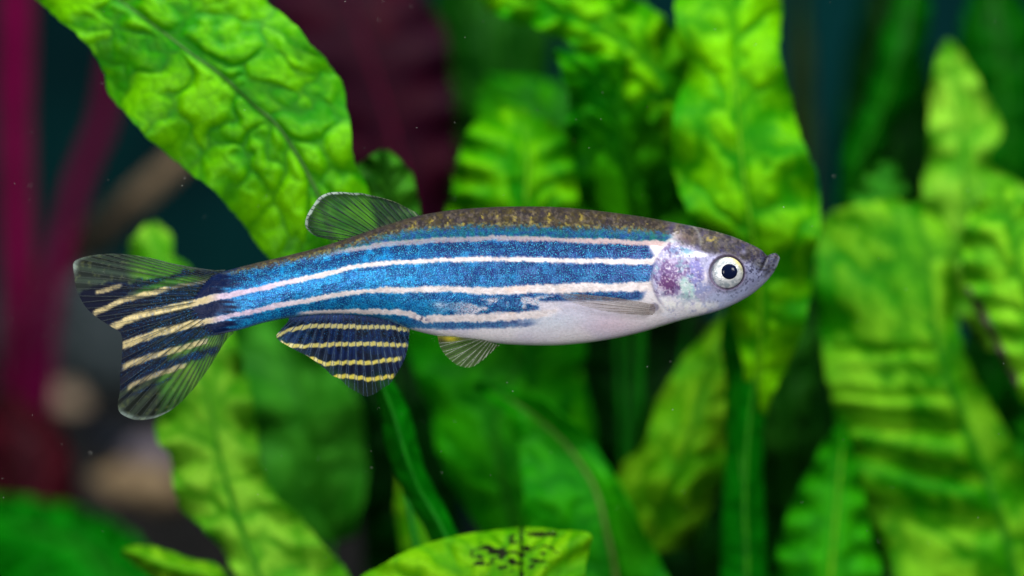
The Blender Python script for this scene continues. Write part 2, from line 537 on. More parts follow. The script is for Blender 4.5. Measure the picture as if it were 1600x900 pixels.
# --- 4 cluster under the belly
pl = plant('deep_leaf_plant', 'deep green plant with folded leaves under the belly of the fish', 850, 1150, 2.6)
make_leaf(pl, [(815, 900), (800, 800), (778, 720), (776, 650), (800, 590), (830, 540), (850, 480)],
          [(790, 900), (735, 800), (692, 730), (672, 640), (640, 560), (640, 500), (700, 440)],
          [(850, 900), (885, 800), (888, 720), (890, 650), (900, 590), (915, 540), (880, 470)],
          [3.0, 3.0, 3.0, 3.1, 3.2, 3.4], m_fresh, rib_mid, nu=180, nv=80, cup=.3, qamp=.05, ruffle=.08, rfreq=4, spacing=120, cell=110, slant=.9, seed=21, edge=5, rib=5)
make_leaf(pl, [(968, 1010), (962, 900), (948, 830), (928, 760), (880, 690), (810, 634), (740, 600)],
          [(860, 1010), (835, 900), (822, 830), (815, 760), (808, 700), (790, 645), (738, 604)],
          [(1080, 1010), (1040, 900), (1008, 830), (962, 745), (905, 668), (830, 618), (742, 596)],
          [2.5, 2.5, 2.5, 2.6, 2.7, 2.9], m_fresh, rib_olive, nu=180, nv=80, cup=-.1, qamp=.05, ruffle=.1, rfreq=3, spacing=120, cell=100, slant=.8, seed=24, edge=4, rib=6)
make_leaf(pl, [(690, 960), (660, 850), (645, 790), (640, 740), (630, 690)], [(640, 960), (628, 860), (620, 800), (622, 760), (628, 692)],
          [(740, 960), (690, 860), (668, 800), (655, 745), (632, 690)], [3.3, 3.2, 3.2, 3.3], m_yel, rib_mid, nu=80, nv=30, cup=.1, seed=28, rib=3)
make_leaf(pl, [(870, 760), (880, 690), (870, 610), (850, 540), (840, 450)], [(800, 760), (770, 690), (780, 610), (790, 540), (836, 452)],
          [(920, 760), (930, 690), (915, 610), (890, 540), (844, 450)], [4.2, 4.2, 4.3, 4.6], m_mid, rib_mid, nu=80, nv=40, cup=.2, seed=29, rib=4)
stalk(pl, [(815, 895, 3.0), (830, 1000, 2.9), (850, 1150, 2.6)], 6, 10, stalk_green)
stalk(pl, [(968, 1005, 2.5), (920, 1080, 2.5), (850, 1150, 2.6)], 6, 10, stalk_green)

# --- 5 algae-spotted leaf at the bottom
def spots_bottom(X, Y):
    s = np.exp(-((X - 800) / 95) ** 2 - ((Y - 868) / 40) ** 2) * (.35 + .9 * sstep(.45, .7, fbm(X / 16, Y / 6, 301)))
    s = np.maximum(s, 1.0 * np.exp(-((X - 850) / 45) ** 2 - ((Y - 836) / 8) ** 2))
    return np.maximum(s, .95 * np.exp(-((X - 815) / 5) ** 2) * (Y < 905))


pl = plant('spotted_leaf_plant', 'bright leaf blotched with black algae below the fish', 760, 1150, .9)
make_leaf(pl, [(770, 1120), (790, 1010), (808, 930), (815, 880), (815, 850), (813, 827)],
          [(760, 1120), (600, 1010), (550, 925), (600, 882), (690, 843), (810, 825)],
          [(780, 1120), (860, 1010), (908, 950), (914, 900), (918, 860), (922, 834), (870, 830), (816, 826)],
          [.6, .7, .8, .9, 1.1], m_spot, rib_dark, nu=170, nv=120, cup=.18, qamp=.05, ruffle=.05, spacing=40, cell=46, slant=.4, seed=33, edge=3, rib=3, spot=spots_bottom)
stalk(pl, [(770, 1115, .6), (760, 1150, .9)], 8, 10, stalk_green)

# --- 6 tall bright leaf right of the middle
pl = plant('tall_leaf_plant', 'tall bright yellow-green leaf standing behind the head and eye', 1165, 1150, 2.0)
make_leaf(pl, [(1180, 660), (1186, 560), (1188, 480), (1183, 420), (1170, 330), (1158, 240), (1150, 150), (1147, 60), (1145, -20), (1150, -120)],
          [(1172, 660), (1158, 562), (1135, 470), (1112, 385), (1080, 340), (1058, 288), (1047, 228), (1056, 170), (1076, 110), (1060, 55), (1062, -10), (1140, -120)],
          [(1190, 660), (1232, 570), (1258, 500), (1266, 430), (1282, 350), (1276, 270), (1250, 205), (1232, 150), (1219, 90), (1218, 0), (1200, -60), (1160, -122)],
          [2.5, 2.2, 2.0, 2.0, 2.1, 2.2], m_tall, rib_pale, nu=260, nv=110, cup=.12, ruffle=.12, rfreq=6, qamp=.05, spacing=88, cell=76, slant=.5, edge=5, seed=41, rib=4.5)
make_leaf(pl, [(1165, 1150), (1168, 900), (1164, 790), (1168, 690), (1178, 600), (1186, 520)], [(1122, 1150), (1126, 900), (1130, 790), (1138, 690), (1152, 600), (1176, 522)],
          [(1210, 1150), (1200, 900), (1194, 790), (1192, 690), (1200, 600), (1192, 518)], [2.4, 2.4, 2.4, 2.4, 2.4, 2.3], m_ribbon, rib_mid, nu=150, nv=36, cup=.2, qamp=.012, ruffle=.02, seed=46, edge=2, rib=6)
make_leaf(pl, [(1150, 905), (1162, 800), (1158, 700), (1162, 600), (1165, 480), (1165, 420)], [(1125, 905), (1132, 800), (1136, 700), (1135, 600), (1130, 500), (1160, 420)],
          [(1190, 905), (1190, 800), (1180, 700), (1190, 600), (1205, 500), (1170, 420)], [2.5, 2.4, 2.5, 2.7], m_deep, rib_mid, nu=120, nv=40, cup=.25, qamp=.02, seed=44, rib=5)

# --- 7 yellowish leaf left of the tall stalk
pl = plant('yellow_leaf_plant', 'blurred yellow-green leaf below the throat of the fish', 1060, 1150, 3.6)
make_leaf(pl, [(1010, 860), (1050, 760), (1080, 680), (1100, 610), (1125, 540), (1170, 450)],
          [(930, 860), (965, 745), (1005, 690), (1032, 620), (1085, 540), (1165, 450)],
          [(1080, 860), (1125, 760), (1150, 690), (1165, 620), (1180, 545), (1175, 452)],
          [3.4, 3.2, 3.1, 3.2, 3.5], m_yel, rib_mid, nu=140, nv=60, cup=.15, ruffle=.1, rfreq=4, qamp=.09, spacing=75, cell=70, seed=51, edge=4, rib=4)
stalk(pl, [(1012, 855, 3.4), (1060, 1150, 3.6)], 6, 9, stalk_green)

# --- 8 the big right-hand plant
def folds_right(X, Y):
    mid = np.interp(Y, [320, 430, 530, 610, 700, 800, 900], [1420, 1452, 1462, 1485, 1520, 1560, 1585])
    f = 0
    for c, s, w, h in ((548, .02, 7, .08), (618, .03, 7, .08), (660, .10, 15, .2), (722, .22, 13, .14), (800, .16, 18, .1)):
        line = c + s * (X - 1420) + 6 * (vnoise(X / 30, 0 * X, int(c)) - .5)
        f = f + h * np.exp(-((Y - line) / w) ** 2) - .6 * h * np.exp(-((Y - line - 2.4 * w) / (1.8 * w)) ** 2)
    return f * sstep(1270, 1330, X) * sstep(10, -25, X - mid)


def worn_right(X, Y):
    d = np.abs((X - 1530) - (Y - 480) * 0.45)
    return np.exp(-(d / 16) ** 2) * sstep(440, 475, Y) * sstep(625, 590, Y) + .5 * np.exp(-((X - 1500) / 34) ** 2 - ((Y - 452) / 12) ** 2) \
        + .35 * np.exp(-((X - 1385) / 26) ** 2 - ((Y - 370) / 16) ** 2)

pl = plant('ruffled_leaf_plant', 'large ruffled plant with folded and worn leaves ahead of the snout', 1560, 1150, 2.8)
make_leaf(pl, [(1600, 1010), (1585, 900), (1560, 800), (1520, 700), (1485, 610), (1462, 530), (1452, 430), (1440, 370), (1420, 320)],
          [(1440, 1010), (1400, 905), (1370, 830), (1335, 740), (1308, 670), (1295, 600), (1282, 520), (1272, 440), (1278, 380), (1300, 330), (1400, 312)],
          [(1690, 1010), (1670, 900), (1630, 800), (1580, 690), (1528, 600), (1500, 520), (1495, 440), (1480, 360), (1440, 315)],
          [3.0, 3.0, 3.0, 3.0, 3.1, 3.3], m_worn, rib_mid, nu=260, nv=120, cup=.12, ruffle=.08, rfreq=5, qamp=.035, spacing=110, cell=90, slant=.1, edge=5, seed=61, rib=6, fold=folds_right, spot=worn_right)
make_leaf(pl, [(1562, 545), (1548, 470), (1532, 400), (1510, 300), (1500, 200), (1490, 120), (1480, 62)],
          [(1540, 548), (1490, 485), (1452, 420), (1440, 330), (1448, 230), (1458, 130), (1474, 66)],
          [(1590, 548), (1650, 480), (1650, 400), (1610, 300), (1545, 255), (1566, 205), (1545, 150), (1515, 105), (1484, 64)],
          [3.3, 3.2, 3.3, 3.4, 3.5, 3.6], m_pale, rib_mid, nu=220, nv=90, cup=.12, ruffle=.12, rfreq=5, qamp=.06, spacing=95, cell=80, slant=.5, edge=6, seed=64, rib=4, spot=worn_right)
make_leaf(pl, [(1640, 640), (1622, 540), (1600, 450), (1580, 370), (1560, 290)],
          [(1598, 630), (1562, 552), (1528, 488), (1502, 420), (1512, 340), (1552, 290)],
          [(1720, 640), (1720, 540), (1690, 440), (1640, 340), (1565, 288)], [2.7, 2.6, 2.6, 2.7], m_worn, rib_mid, nu=140, nv=70, cup=.1, ruffle=.08, qamp=.06, spacing=80, cell=70, seed=66, rib=4, spot=worn_right)
make_leaf(pl, [(1650, 1010), (1640, 900), (1630, 800), (1610, 720), (1590, 655)], [(1560, 1010), (1552, 900), (1552, 800), (1565, 720), (1586, 656)],
          [(1760, 1010), (1760, 900), (1740, 800), (1680, 720), (1594, 655)], [3.5, 3.4, 3.4, 3.5], m_fresh, rib_mid, nu=110, nv=60, cup=.1, ruffle=.08, qamp=.06, spacing=80, cell=70, seed=68, rib=4)
stalk(pl, [(1640, 635, 2.7), (1660, 900, 2.9), (1560, 1150, 2.8)], 6, 9, stalk_green)
make_leaf(pl, [(1560, 900), (1570, 800), (1575, 700), (1570, 600), (1560, 520), (1540, 480)], [(1480, 900), (1490, 800), (1500, 700), (1500, 600), (1510, 520), (1538, 482)],
          [(1700, 900), (1720, 800), (1700, 700), (1660, 600), (1600, 520), (1544, 480)], [4.4, 4.3, 4.3, 4.4], m_deep, rib_mid, nu=120, nv=50, cup=.1, qamp=.06, seed=67, rib=4)
make_leaf(pl, [(1290, 1010), (1298, 900), (1305, 820), (1312, 750), (1316, 690), (1318, 660)], [(1180, 1010), (1205, 900), (1225, 820), (1255, 750), (1285, 700), (1314, 660)],
          [(1400, 1010), (1378, 900), (1358, 820), (1345, 750), (1335, 700), (1322, 660)], [2.7, 2.7, 2.8, 2.9], m_fresh, rib_pale, nu=140, nv=70, cup=.14, ruffle=.08, qamp=.04, spacing=110, cell=100, seed=69, rib=5, tone0=.2)
stalk(pl, [(1600, 1005, 3.0), (1560, 1150, 2.8)], 8, 12, stalk_green)
stalk(pl, [(1562, 540, 3.3), (1600, 800, 4.0), (1560, 1150, 2.8)], 8, 12, stalk_green)
stalk(pl, [(1290, 1005, 2.7), (1400, 1100, 2.7), (1560, 1150, 2.8)], 8, 12, stalk_green)
make_leaf(pl, [(1420, 470), (1400, 420), (1380, 360), (1375, 300), (1385, 255)], [(1330, 470), (1310, 420), (1320, 360), (1335, 300), (1378, 255)],
          [(1480, 470), (1460, 420), (1440, 360), (1420, 300), (1392, 255)], [4.0, 3.9, 3.9, 4.1], m_dim, rib_mid, nu=90, nv=50, cup=.1, ruffle=.15, qamp=.09, spacing=40, cell=40, seed=71, rib=3, spot=worn_right)

# --- 9 jumbled leaves above the back
pl = plant('crumpled_leaf_plant', 'crumpled mid-green leaves above the back of the fish', 960, 1150, 4.0)
make_leaf(pl, [(815, 480), (820, 390), (822, 320), (825, 250), (815, 200), (800, 172)], [(700, 480), (690, 390), (702, 310), (715, 250), (735, 200), (790, 172)],
          [(930, 480), (930, 390), (905, 320), (895, 250), (880, 205), (812, 172)], [2.9, 2.7, 2.6, 2.6, 2.9], m_tall, rib_pale, nu=160, nv=80, cup=.18, ruffle=.1, qamp=.09, spacing=95, cell=95, slant=.3, seed=75, rib=5)
make_leaf(pl, [(1010, 420), (990, 330), (980, 260), (965, 190), (930, 130), (868, 78)], [(900, 420), (880, 330), (870, 260), (880, 200), (890, 150), (866, 84)],
          [(1100, 420), (1090, 330), (1080, 250), (1060, 170), (990, 100), (874, 76)], [3.2, 3.0, 2.8, 2.6, 2.4], m_mid, rib_mid, nu=160, nv=80, cup=.1, ruffle=.2, rfreq=4, qamp=.14, spacing=70, cell=60, seed=78, edge=6, rib=4)
make_leaf(pl, [(1080, 180), (1020, 110), (960, 60), (880, 20), (800, -10), (740, -30)], [(1040, 220), (980, 150), (920, 90), (840, 45), (770, 20), (738, -26)],
          [(1120, 150), (1070, 60), (1000, 0), (900, -40), (820, -50), (742, -34)], [2.7, 2.6, 2.6, 2.8], m_tall, rib_mid, nu=140, nv=70, cup=.1, ruffle=.15, qamp=.11, spacing=55, cell=50, seed=81, rib=3)
make_leaf(pl, [(960, 420), (930, 340), (900, 270), (860, 200), (820, 160), (760, 120)], [(860, 420), (830, 340), (800, 280), (770, 230), (745, 180), (756, 124)],
          [(1040, 420), (1020, 330), (980, 250), (930, 180), (870, 130), (764, 118)], [4.4, 4.2, 4.2, 4.5], m_mid, rib_mid, nu=110, nv=60, cup=.1, qamp=.1, seed=83, rib=4)
for q in ([(815, 475, 2.9), (860, 800, 3.6), (960, 1150, 4.0)], [(1010, 415, 3.2), (990, 800, 3.9), (960, 1150, 4.0)], [(960, 415, 4.4), (975, 800, 4.4), (960, 1150, 4.0)]):
    stalk(pl, q, 5, 8, stalk_green)
stalk(pl, [(1080, 180, 2.7), (1075, 500, 4.4), (1020, 850, 4.2), (960, 1150, 4.0)], 4, 8, stalk_green)

# --- 10 far leaves
pl = plant('background_plant', 'blurred dim green leaf beside the maroon leaf above the back', 780, 1150, 7.5)
make_leaf(pl, [(790, 420), (780, 250), (770, 130), (760, 0), (750, -120)], [(700, 420), (690, 250), (690, 130), (680, 0), (740, -120)],
          [(880, 420), (880, 250), (860, 130), (850, 0), (760, -120)], [7.2, 7.0, 7.0, 7.3], m_far, rib_mid, nu=100, nv=50, cup=.3, qamp=.12, spacing=90, cell=90, seed=91, rib=5)
stalk(pl, [(790, 415, 7.2), (780, 1150, 7.5)], 6, 9, stalk_green)
pl = plant('background_plant', 'narrow dark green leaf slanting in the dark gap right of the tall leaf', 1300, 1150, 6.0)
make_leaf(pl, [(1320, 420), (1340, 270), (1375, 180), (1400, 100), (1420, 20), (1430, -80)], [(1300, 420), (1315, 260), (1345, 180), (1370, 100), (1390, 20), (1425, -80)],
          [(1345, 420), (1372, 270), (1405, 190), (1435, 110), (1455, 20), (1436, -80)], [5.4, 5.2, 5.2, 5.5], m_deep, rib_mid, nu=100, nv=40, cup=.2, qamp=.06, seed=93, rib=4)
stalk(pl, [(1320, 415, 5.4), (1300, 1150, 6.0)], 5, 8, stalk_green)
pl = plant('background_plant', 'broad deep green leaf behind the top of the ruffled plant', 1580, 1150, 6.4)
make_leaf(pl, [(1585, 420), (1580, 280), (1570, 160), (1560, 50), (1545, -80)], [(1520, 420), (1500, 280), (1490, 160), (1500, 50), (1540, -80)],
          [(1680, 420), (1670, 280), (1650, 160), (1620, 50), (1550, -80)], [6.0, 5.8, 5.8, 6.1], m_deep, rib_mid, nu=100, nv=50, cup=.2, qamp=.1, spacing=80, cell=80, seed=95, rib=5)
stalk(pl, [(1585, 415, 6.0), (1580, 1150, 6.4)], 6, 9, stalk_green)
pl = plant('background_plant', 'thin olive reed in the dark gap above the head', 1255, 1150, 9.5)
make_leaf(pl, [(1262, 700), (1258, 400), (1252, 200), (1250, 60), (1252, -60)], [(1245, 700), (1236, 400), (1232, 200), (1235, 60), (1250, -60)],
          [(1280, 700), (1280, 400), (1274, 200), (1266, 60), (1254, -60)], [9.2, 9.0, 9.0, 9.2],
          leaf_material('olive_reed', hexl(74, 92, 40), hexl(40, 52, 26), hexl(36, 44, 22), .2), rib_mid, nu=60, nv=20, cup=.2, qamp=.02, seed=97, rib=4)
stalk(pl, [(1262, 690, 9.2), (1255, 1150, 9.5)], 5, 6, stalk_green)
pl = plant('background_plant', 'dark green leaf in the gap between the tall stalk and the ruffled plant', 1240, 1150, 5.0)
make_leaf(pl, [(1235, 800), (1230, 680), (1222, 580), (1218, 500), (1215, 420)], [(1190, 800), (1180, 680), (1170, 580), (1165, 500), (1210, 420)],
          [(1290, 800), (1290, 680), (1280, 580), (1270, 500), (1220, 420)], [5.2, 5.0, 5.0, 5.2], m_far, rib_mid, nu=80, nv=40, cup=.2, qamp=.08, seed=99, rib=4)
stalk(pl, [(1235, 795, 5.2), (1240, 1150, 5.0)], 5, 8, stalk_green)

for lab, sp_, lf, rt, dp, sd in (  # filler leaves behind the gaps, the gap shade put into their green
        ('dark green filler leaf painted as shade in the gap under the gill and throat', [(1010, 760), (1005, 660), (990, 580), (975, 500), (960, 420)], [(930, 760), (905, 660), (890, 580), (900, 500), (955, 420)], [(1130, 760), (1200, 660), (1200, 580), (1120, 500), (965, 420)], 6.5, 201),
        ('dark green filler leaf painted as shade in the gap between the anal fin and the belly plant', [(640, 900), (630, 780), (620, 660), (610, 560), (600, 450)], [(570, 900), (560, 780), (560, 660), (570, 560), (595, 450)], [(720, 900), (720, 780), (700, 660), (670, 560), (605, 450)], 5.8, 205),
        ('dark green filler leaf painted as shade behind the crumpled leaves and the back', [(990, 480), (985, 360), (980, 240), (985, 120), (990, 0)], [(890, 480), (880, 360), (870, 240), (880, 120), (980, 0)], [(1100, 480), (1100, 360), (1090, 240), (1080, 120), (1000, 0)], 6.0, 208),
        ('dark teal-green filler leaf painted as shade low behind the tall stalk', [(1110, 1000), (1105, 880), (1095, 780), (1090, 700), (1080, 620)], [(1010, 1000), (1000, 880), (1010, 780), (1040, 700), (1075, 620)], [(1230, 1000), (1230, 880), (1200, 780), (1150, 700), (1085, 620)], 6.2, 211),
        ('black-green filler leaf painted as shade in the gap left of the ruffled plant', [(1300, 900), (1290, 780), (1285, 660), (1280, 560), (1270, 440)], [(1210, 900), (1195, 780), (1190, 660), (1200, 560), (1260, 440)], [(1400, 900), (1400, 780), (1390, 660), (1360, 560), (1280, 440)], 7.6, 217),
        ('dark filler leaf painted as shade in the gap right of the yellowed reed', [(1400, 420), (1395, 300), (1385, 180), (1380, 60), (1370, -60)], [(1310, 420), (1300, 300), (1310, 180), (1330, 60), (1365, -60)], [(1500, 420), (1490, 300), (1470, 180), (1440, 60), (1375, -60)], 9.0, 214)):
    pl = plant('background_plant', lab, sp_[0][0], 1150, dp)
    make_leaf(pl, sp_, lf, rt, [dp + .2, dp, dp, dp + .2], m_gap_shade, rib_mid, nu=80, nv=40, cup=.2, qamp=.1, spacing=80, cell=80, seed=sd, rib=4)
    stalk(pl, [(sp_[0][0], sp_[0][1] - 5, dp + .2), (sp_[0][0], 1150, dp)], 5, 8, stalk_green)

# --- 11 low leaves in the left corner
pl = plant('low_broad_plant', 'blurred vivid green broad leaf low in front of the stones', 60, 1150, 5.0)
make_leaf(pl, [(240, 960), (180, 900), (120, 855), (60, 830), (0, 815), (-80, 800)], [(120, 1040), (60, 1000), (20, 980), (-20, 950), (-60, 900), (-90, 830)],
          [(260, 930), (225, 855), (170, 812), (90, 785), (0, 775), (-80, 780)], [6.2, 6.4, 6.6, 6.8],
          leaf_material('vivid_leaf_green', hexl(16, 170, 16), hexl(0, 116, 4), hexl(0, 96, 0), .35), rib_mid, nu=110, nv=60, cup=.1, ruffle=.15, qamp=.08, spacing=60, seed=103, rib=4)
stalk(pl, [(238, 958, 4.6), (60, 1150, 5.0)], 6, 9, stalk_green)
pl = plant('curled_leaf_plant', 'small yellow-green curled leaf tip beside the foot of the pale leaf', 330, 1150, 2.0)
make_leaf(pl, [(380, 960), (330, 905), (285, 890), (250, 880), (220, 868), (192, 860)], [(370, 970), (320, 925), (275, 912), (240, 900), (212, 882), (190, 866)],
          [(390, 950), (345, 888), (300, 876), (262, 862), (228, 852), (194, 856)], [2.0, 1.9, 1.8, 1.8], m_yel, rib_pale, nu=90, nv=40, cup=.2, ruffle=.06, qamp=.03, spacing=30, cell=30, seed=107, rib=3)
stalk(pl, [(380, 955, 2.0), (330, 1150, 2.0)], 5, 7, stalk_green)

# --- 12 crimson plant
pl = plant('crimson_plant', 'crimson-stemmed plant with maroon leaves, far behind the tail', 40, 1150, 9.0)
stalk(pl, [(20, 1150, 9.0), (10, 760, 10.2), (26, 600, 10.8), (28, 400, 10.8), (22, 200, 11.0), (24, 0, 11.0), (10, -160, 11.2)], 32, 34, stem_crimson, 'stem')
stalk(pl, [(60, 1150, 9.6), (70, 560, 10.2), (110, 330, 10.6), (140, 240, 10.8), (165, 170, 11.0), (210, -100, 11.4)], 22, 24, stem_wine, 'stem')
make_leaf(pl, [(40, 900), (50, 840), (52, 780), (45, 720), (30, 660), (10, 610)], [(-60, 900), (-60, 830), (-50, 760), (-40, 700), (-20, 640), (6, 610)],
          [(130, 900), (130, 830), (118, 770), (108, 710), (80, 655), (14, 610)], [7.2, 7.0, 7.0, 7.4], m_rust, rib_maroon, nu=80, nv=40, cup=.3, qamp=.06, seed=113, rib=4)
stalk(pl, [(40, 895, 7.2), (40, 1150, 9.0)], 6, 9, stem_crimson, 'stem')
pl = plant('maroon_leaf_plant', 'large dark maroon leaf behind the quilted leaf and dorsal fin', 640, 1150, 8.0)
make_leaf(pl, [(660, 480), (645, 330), (620, 230), (590, 130), (560, 40), (520, -100)], [(630, 480), (590, 330), (520, 240), (460, 140), (400, 40), (500, -110)],
          [(690, 480), (702, 330), (712, 230), (706, 130), (680, 20), (540, -105)], [6.4, 6.2, 6.2, 6.4], m_maroon, rib_maroon, nu=120, nv=60, cup=.2, ruffle=.08, qamp=.02, spacing=140, cell=140, seed=117, rib=6)
stalk(pl, [(660, 475, 6.4), (655, 800, 7.4), (640, 1150, 8.0)], 7, 12, stem_crimson, 'stem')

# ------------------------------------------------------------------ the fish
fish = thing('zebrafish', 'slender zebrafish with blue and white lengthwise stripes swimming among the plants', 'fish', at(800, 540, 0.0))

TOP = np.array([(296, 479), (300, 470), (308, 457), (318, 443), (327, 433), (336, 427), (360, 421), (400, 411), (450, 399), (500, 386), (550, 370), (600, 353), (650, 338), (700, 329), (760, 324), (820, 322.5),
                (880, 324), (940, 330), (1000, 338), (1050, 347), (1100, 357), (1140, 368), (1165, 378), (1182, 386), (1190, 391), (1195, 396),
                (1199, 399), (1204, 397), (1210, 395.5), (1215, 397.5), (1218, 402)], float)
BOT = np.array([(296, 481), (300, 490), (308, 503), (318, 515), (327, 522), (337, 524), (350, 521), (380, 514), (410, 505), (450, 497), (500, 492), (550, 492), (600, 499), (640, 514), (680, 524), (720, 530),
                (780, 537), (850, 540), (900, 537.5), (950, 531), (1000, 520), (1040, 508), (1075, 498), (1110, 490), (1140, 479), (1170, 463),
                (1190, 447), (1205, 431), (1214, 416), (1218, 405)], float)
WID = np.array([(296, .008), (310, .016), (325, .026), (345, .044), (400, .085), (500, .135), (600, .18), (700, .215), (800, .24), (900, .25), (1000, .245), (1060, .23), (1120, .19),
                (1160, .145), (1185, .105), (1200, .075), (1210, .05), (1218, .012)], float)


def crv(tab, x):
    """smooth interpolation of a small table"""
    d = resample(tab, 1500)
    return np.interp(x, d[:, 0], d[:, 1])


A_ = np.array([(290, 477), (318, 470), (330, 467), (400, 452), (450, 441), (500, 430), (550, 418.5), (600, 412.5), (640, 409.5), (700, 406.5), (760, 405), (800, 405.5), (860, 407), (920, 408.5), (1000, 409), (1022, 405), (1050, 386)], float)
B_ = np.array([(290, 509), (318, 503), (330, 501), (400, 485), (450, 475), (500, 466), (550, 457), (600, 453.5), (640, 453.5), (700, 452), (760, 455), (800, 453), (860, 451), (920, 449.5), (1000, 448), (1060, 446)], float)
C_ = np.array([(440, 491), (500, 488), (550, 486), (600, 487), (640, 491), (665, 499), (690, 498), (760, 496), (800, 494), (850, 490), (880, 486), (960, 480)], float)
BE_ = np.array([(440, 412), (480, 402), (560, 389), (600, 382.5), (640, 379), (700, 375), (800, 373), (900, 376), (1000, 380), (1050, 383), (1100, 385)], float)
BR_ = np.array([(318, 436), (400, 420), (500, 398), (560, 380), (600, 370), (640, 361), (700, 356.5), (800, 354), (900, 357), (1000, 361), (1100, 368)], float)
BB_ = np.array([(318, 540), (600, 540), (640, 513), (700, 514), (800, 511), (870, 506), (892, 500), (905, 474), (1010, 472), (1100, 470)], float)


def body_paint(X, Y):
    n_f = lambda s, sd, k=3: fbm(X / s, Y / s, sd, k)
    warp = (n_f(9, 1) - .5) * 4 + (n_f(30, 2) - .5) * 5
    Yw = Y + warp * .55 + (vnoise(X / 2.6, Y / 2.6, 101) - .5) * 2.4
    c = np.zeros(X.shape + (3,)); c[:] = np.array([.93, .91, .94])

    def lay(mask, col):
        nonlocal c
        c = c * (1 - mask[..., None]) + np.asarray(col) * mask[..., None]
    # belly: lilac-white, bluish and pink patches
    bot = crv(BOT, X)
    lay(sstep(.35, .75, n_f(60, 5)) * .7, (.84, .82, .92))
    lay(np.exp(-((X - 950) / 50) ** 2 - ((Y - 507) / 16) ** 2) * .4, (.90, .74, .80))
    lay(np.exp(-((X - 860) / 60) ** 2 - ((Y - 500) / 18) ** 2) * .6, (.80, .85, .93))
    lay(sstep(8, 0, bot - Y) * .35, (.72, .70, .78))
    # blue field
    bl = sstep(3, -3, Yw - crv(BB_, X)) * sstep(1032, 1018, X + .5 * np.abs(Y - 415) * (X > 980))
    t = sstep(620, 860, X + (n_f(40, 6) - .5) * 120)
    dotr = n_f(16, 7, 2)
    cyan = np.stack([.03 + 0 * X, (.52) + .18 * (dotr - .5), .80 + .1 * (dotr - .5)], -1)
    indi = np.stack([.19 + 0 * X, .345 + .1 * (dotr - .5), .62 + .05 * (dotr - .5)], -1)
    blue = cyan * (1 - t[..., None]) + indi * t[..., None]
    bl = bl * (1 - sstep(2, 6, Y - crv(C_, X)) * sstep(640, 660, X) * (.25 + .75 * sstep(760, 880, X + (n_f(22, 71) - .5) * 90)))
    bl = bl * (1 - sstep(825, 860, X + (n_f(15, 82) - .5) * 40) * sstep(467, 473, Y))
    bl = bl * (1 - sstep(17, 24, Y - crv(B_, X)) * sstep(835, 905, X + (n_f(18, 72) - .5) * 110))
    c = c * (1 - bl[..., None]) + blue * bl[..., None]
    # dark scale-row blotches in the bands, stronger near the upper edge of each band
    cell = .5 + .5 * np.sin((X + .5 * Y) / 26 * 2 * np.pi + 2 * n_f(50, 9)) * np.sin((Y - .28 * X) / 22 * 2 * np.pi + 2)
    dk = bl * sstep(.48, .72, cell * .45 + n_f(13, 10) * .62)
    a = crv(A_, X); b = crv(B_, X); cc = crv(C_, X); be = crv(BE_, X); br = crv(BR_, X)
    upper = np.maximum(sstep(26, 4, a - Y) * sstep(0, 3, a - Y) * 0 + sstep(34, 22, a - Y) * (Y < a), .45)
    lay(dk * upper * (.5 + .45 * t), (.10, .12, .38))
    vb = sstep(.52, .68, fbm(X / 17, Y / 30, 73, 3)) * bl * (Y < a) * sstep(560, 760, X)
    lay(vb * .7, (.13, .15, .40))
    lay(bl * sstep(.54, .66, n_f(13, 78)) * sstep(640, 800, X) * .5, (.10, .15, .42))
    lay(bl * sstep(.56, .68, n_f(17, 79)) * sstep(640, 800, X) * .4, (.42, .58, .82))
    lay(bl * sstep(930, 1010, X) * .35, (.40, .42, .66))
    lay(bl * sstep(14, 3, Y - a) * sstep(1, 4, Y - a) * .35 * sstep(.4, .7, n_f(12, 12)), (.05, .16, .42))
    rowy = (Y - .5 * (a + b)) / 12.5
    ri = np.floor(rowy)
    su = (X + 11 * (ri % 2)) / 22 + .35 * (rowy - ri - .5) ** 2
    sid = hash2(np.floor(su), ri, 7)
    fs = su - np.floor(su); fv = rowy - ri
    sc_edge = np.maximum(sstep(.13, 0, fs), .7 * np.maximum(sstep(.12, 0, fv), sstep(.88, 1, fv)))
    lay(bl * sc_edge * .30, (.03, .08, .30))
    lay(bl * sstep(.62, .95, sid) * .28, (.20, .70, .95))
    lay(bl * sstep(.38, .05, sid) * .38, (.05, .10, .34))
    lay(bl * (Y < a) * sstep(26, 6, a - Y) * 0 + bl * (Y < a) * sstep(8, 20, a - Y) * .7 * sstep(.30, .6, n_f(9, 103)), (.06, .10, .30))
    # dark, violet-edged lower band over the anal fin
    low = bl * sstep(2, 8, Y - cc) * sstep(620, 650, X)
    lay(low * .55 * sstep(1000, 640, X), (.28, .38, .66))
    # white blotches breaking up the third band
    m3 = sstep(8, 14, Y - b) * sstep(3, -2, Y - cc) * sstep(655, 760, X) * sstep(900, 870, X)
    lay(m3 * sstep(.47, .62, fbm(X / 26, Y / 12, 14, 3) + .13 * sstep(0, 24, Y - b - 12)), (.88, .86, .92))
    lay(np.exp(-((X - 687) / 11) ** 2 - ((Y - 476) / 5) ** 2) * .9, (.80, .86, .96))
    # pale stripes
    ha = np.interp(X, [318, 400, 640, 800, 1050], [5.0, 4.2, 3.7, 3.6, 4.6]) + (n_f(14, 16) - .5) * 2.4
    hb = np.interp(X, [318, 400, 640, 760, 830, 1000, 1060], [5.0, 4.2, 4.0, 5.8, 7.0, 7.4, 8]) + (n_f(14, 17) - .5) * 3.4
    hc = np.interp(X, [440, 480, 560, 680, 800, 870], [1.8, 3.0, 3.4, 5.8, 6.4, 5]) + (n_f(12, 18) - .5) * 4
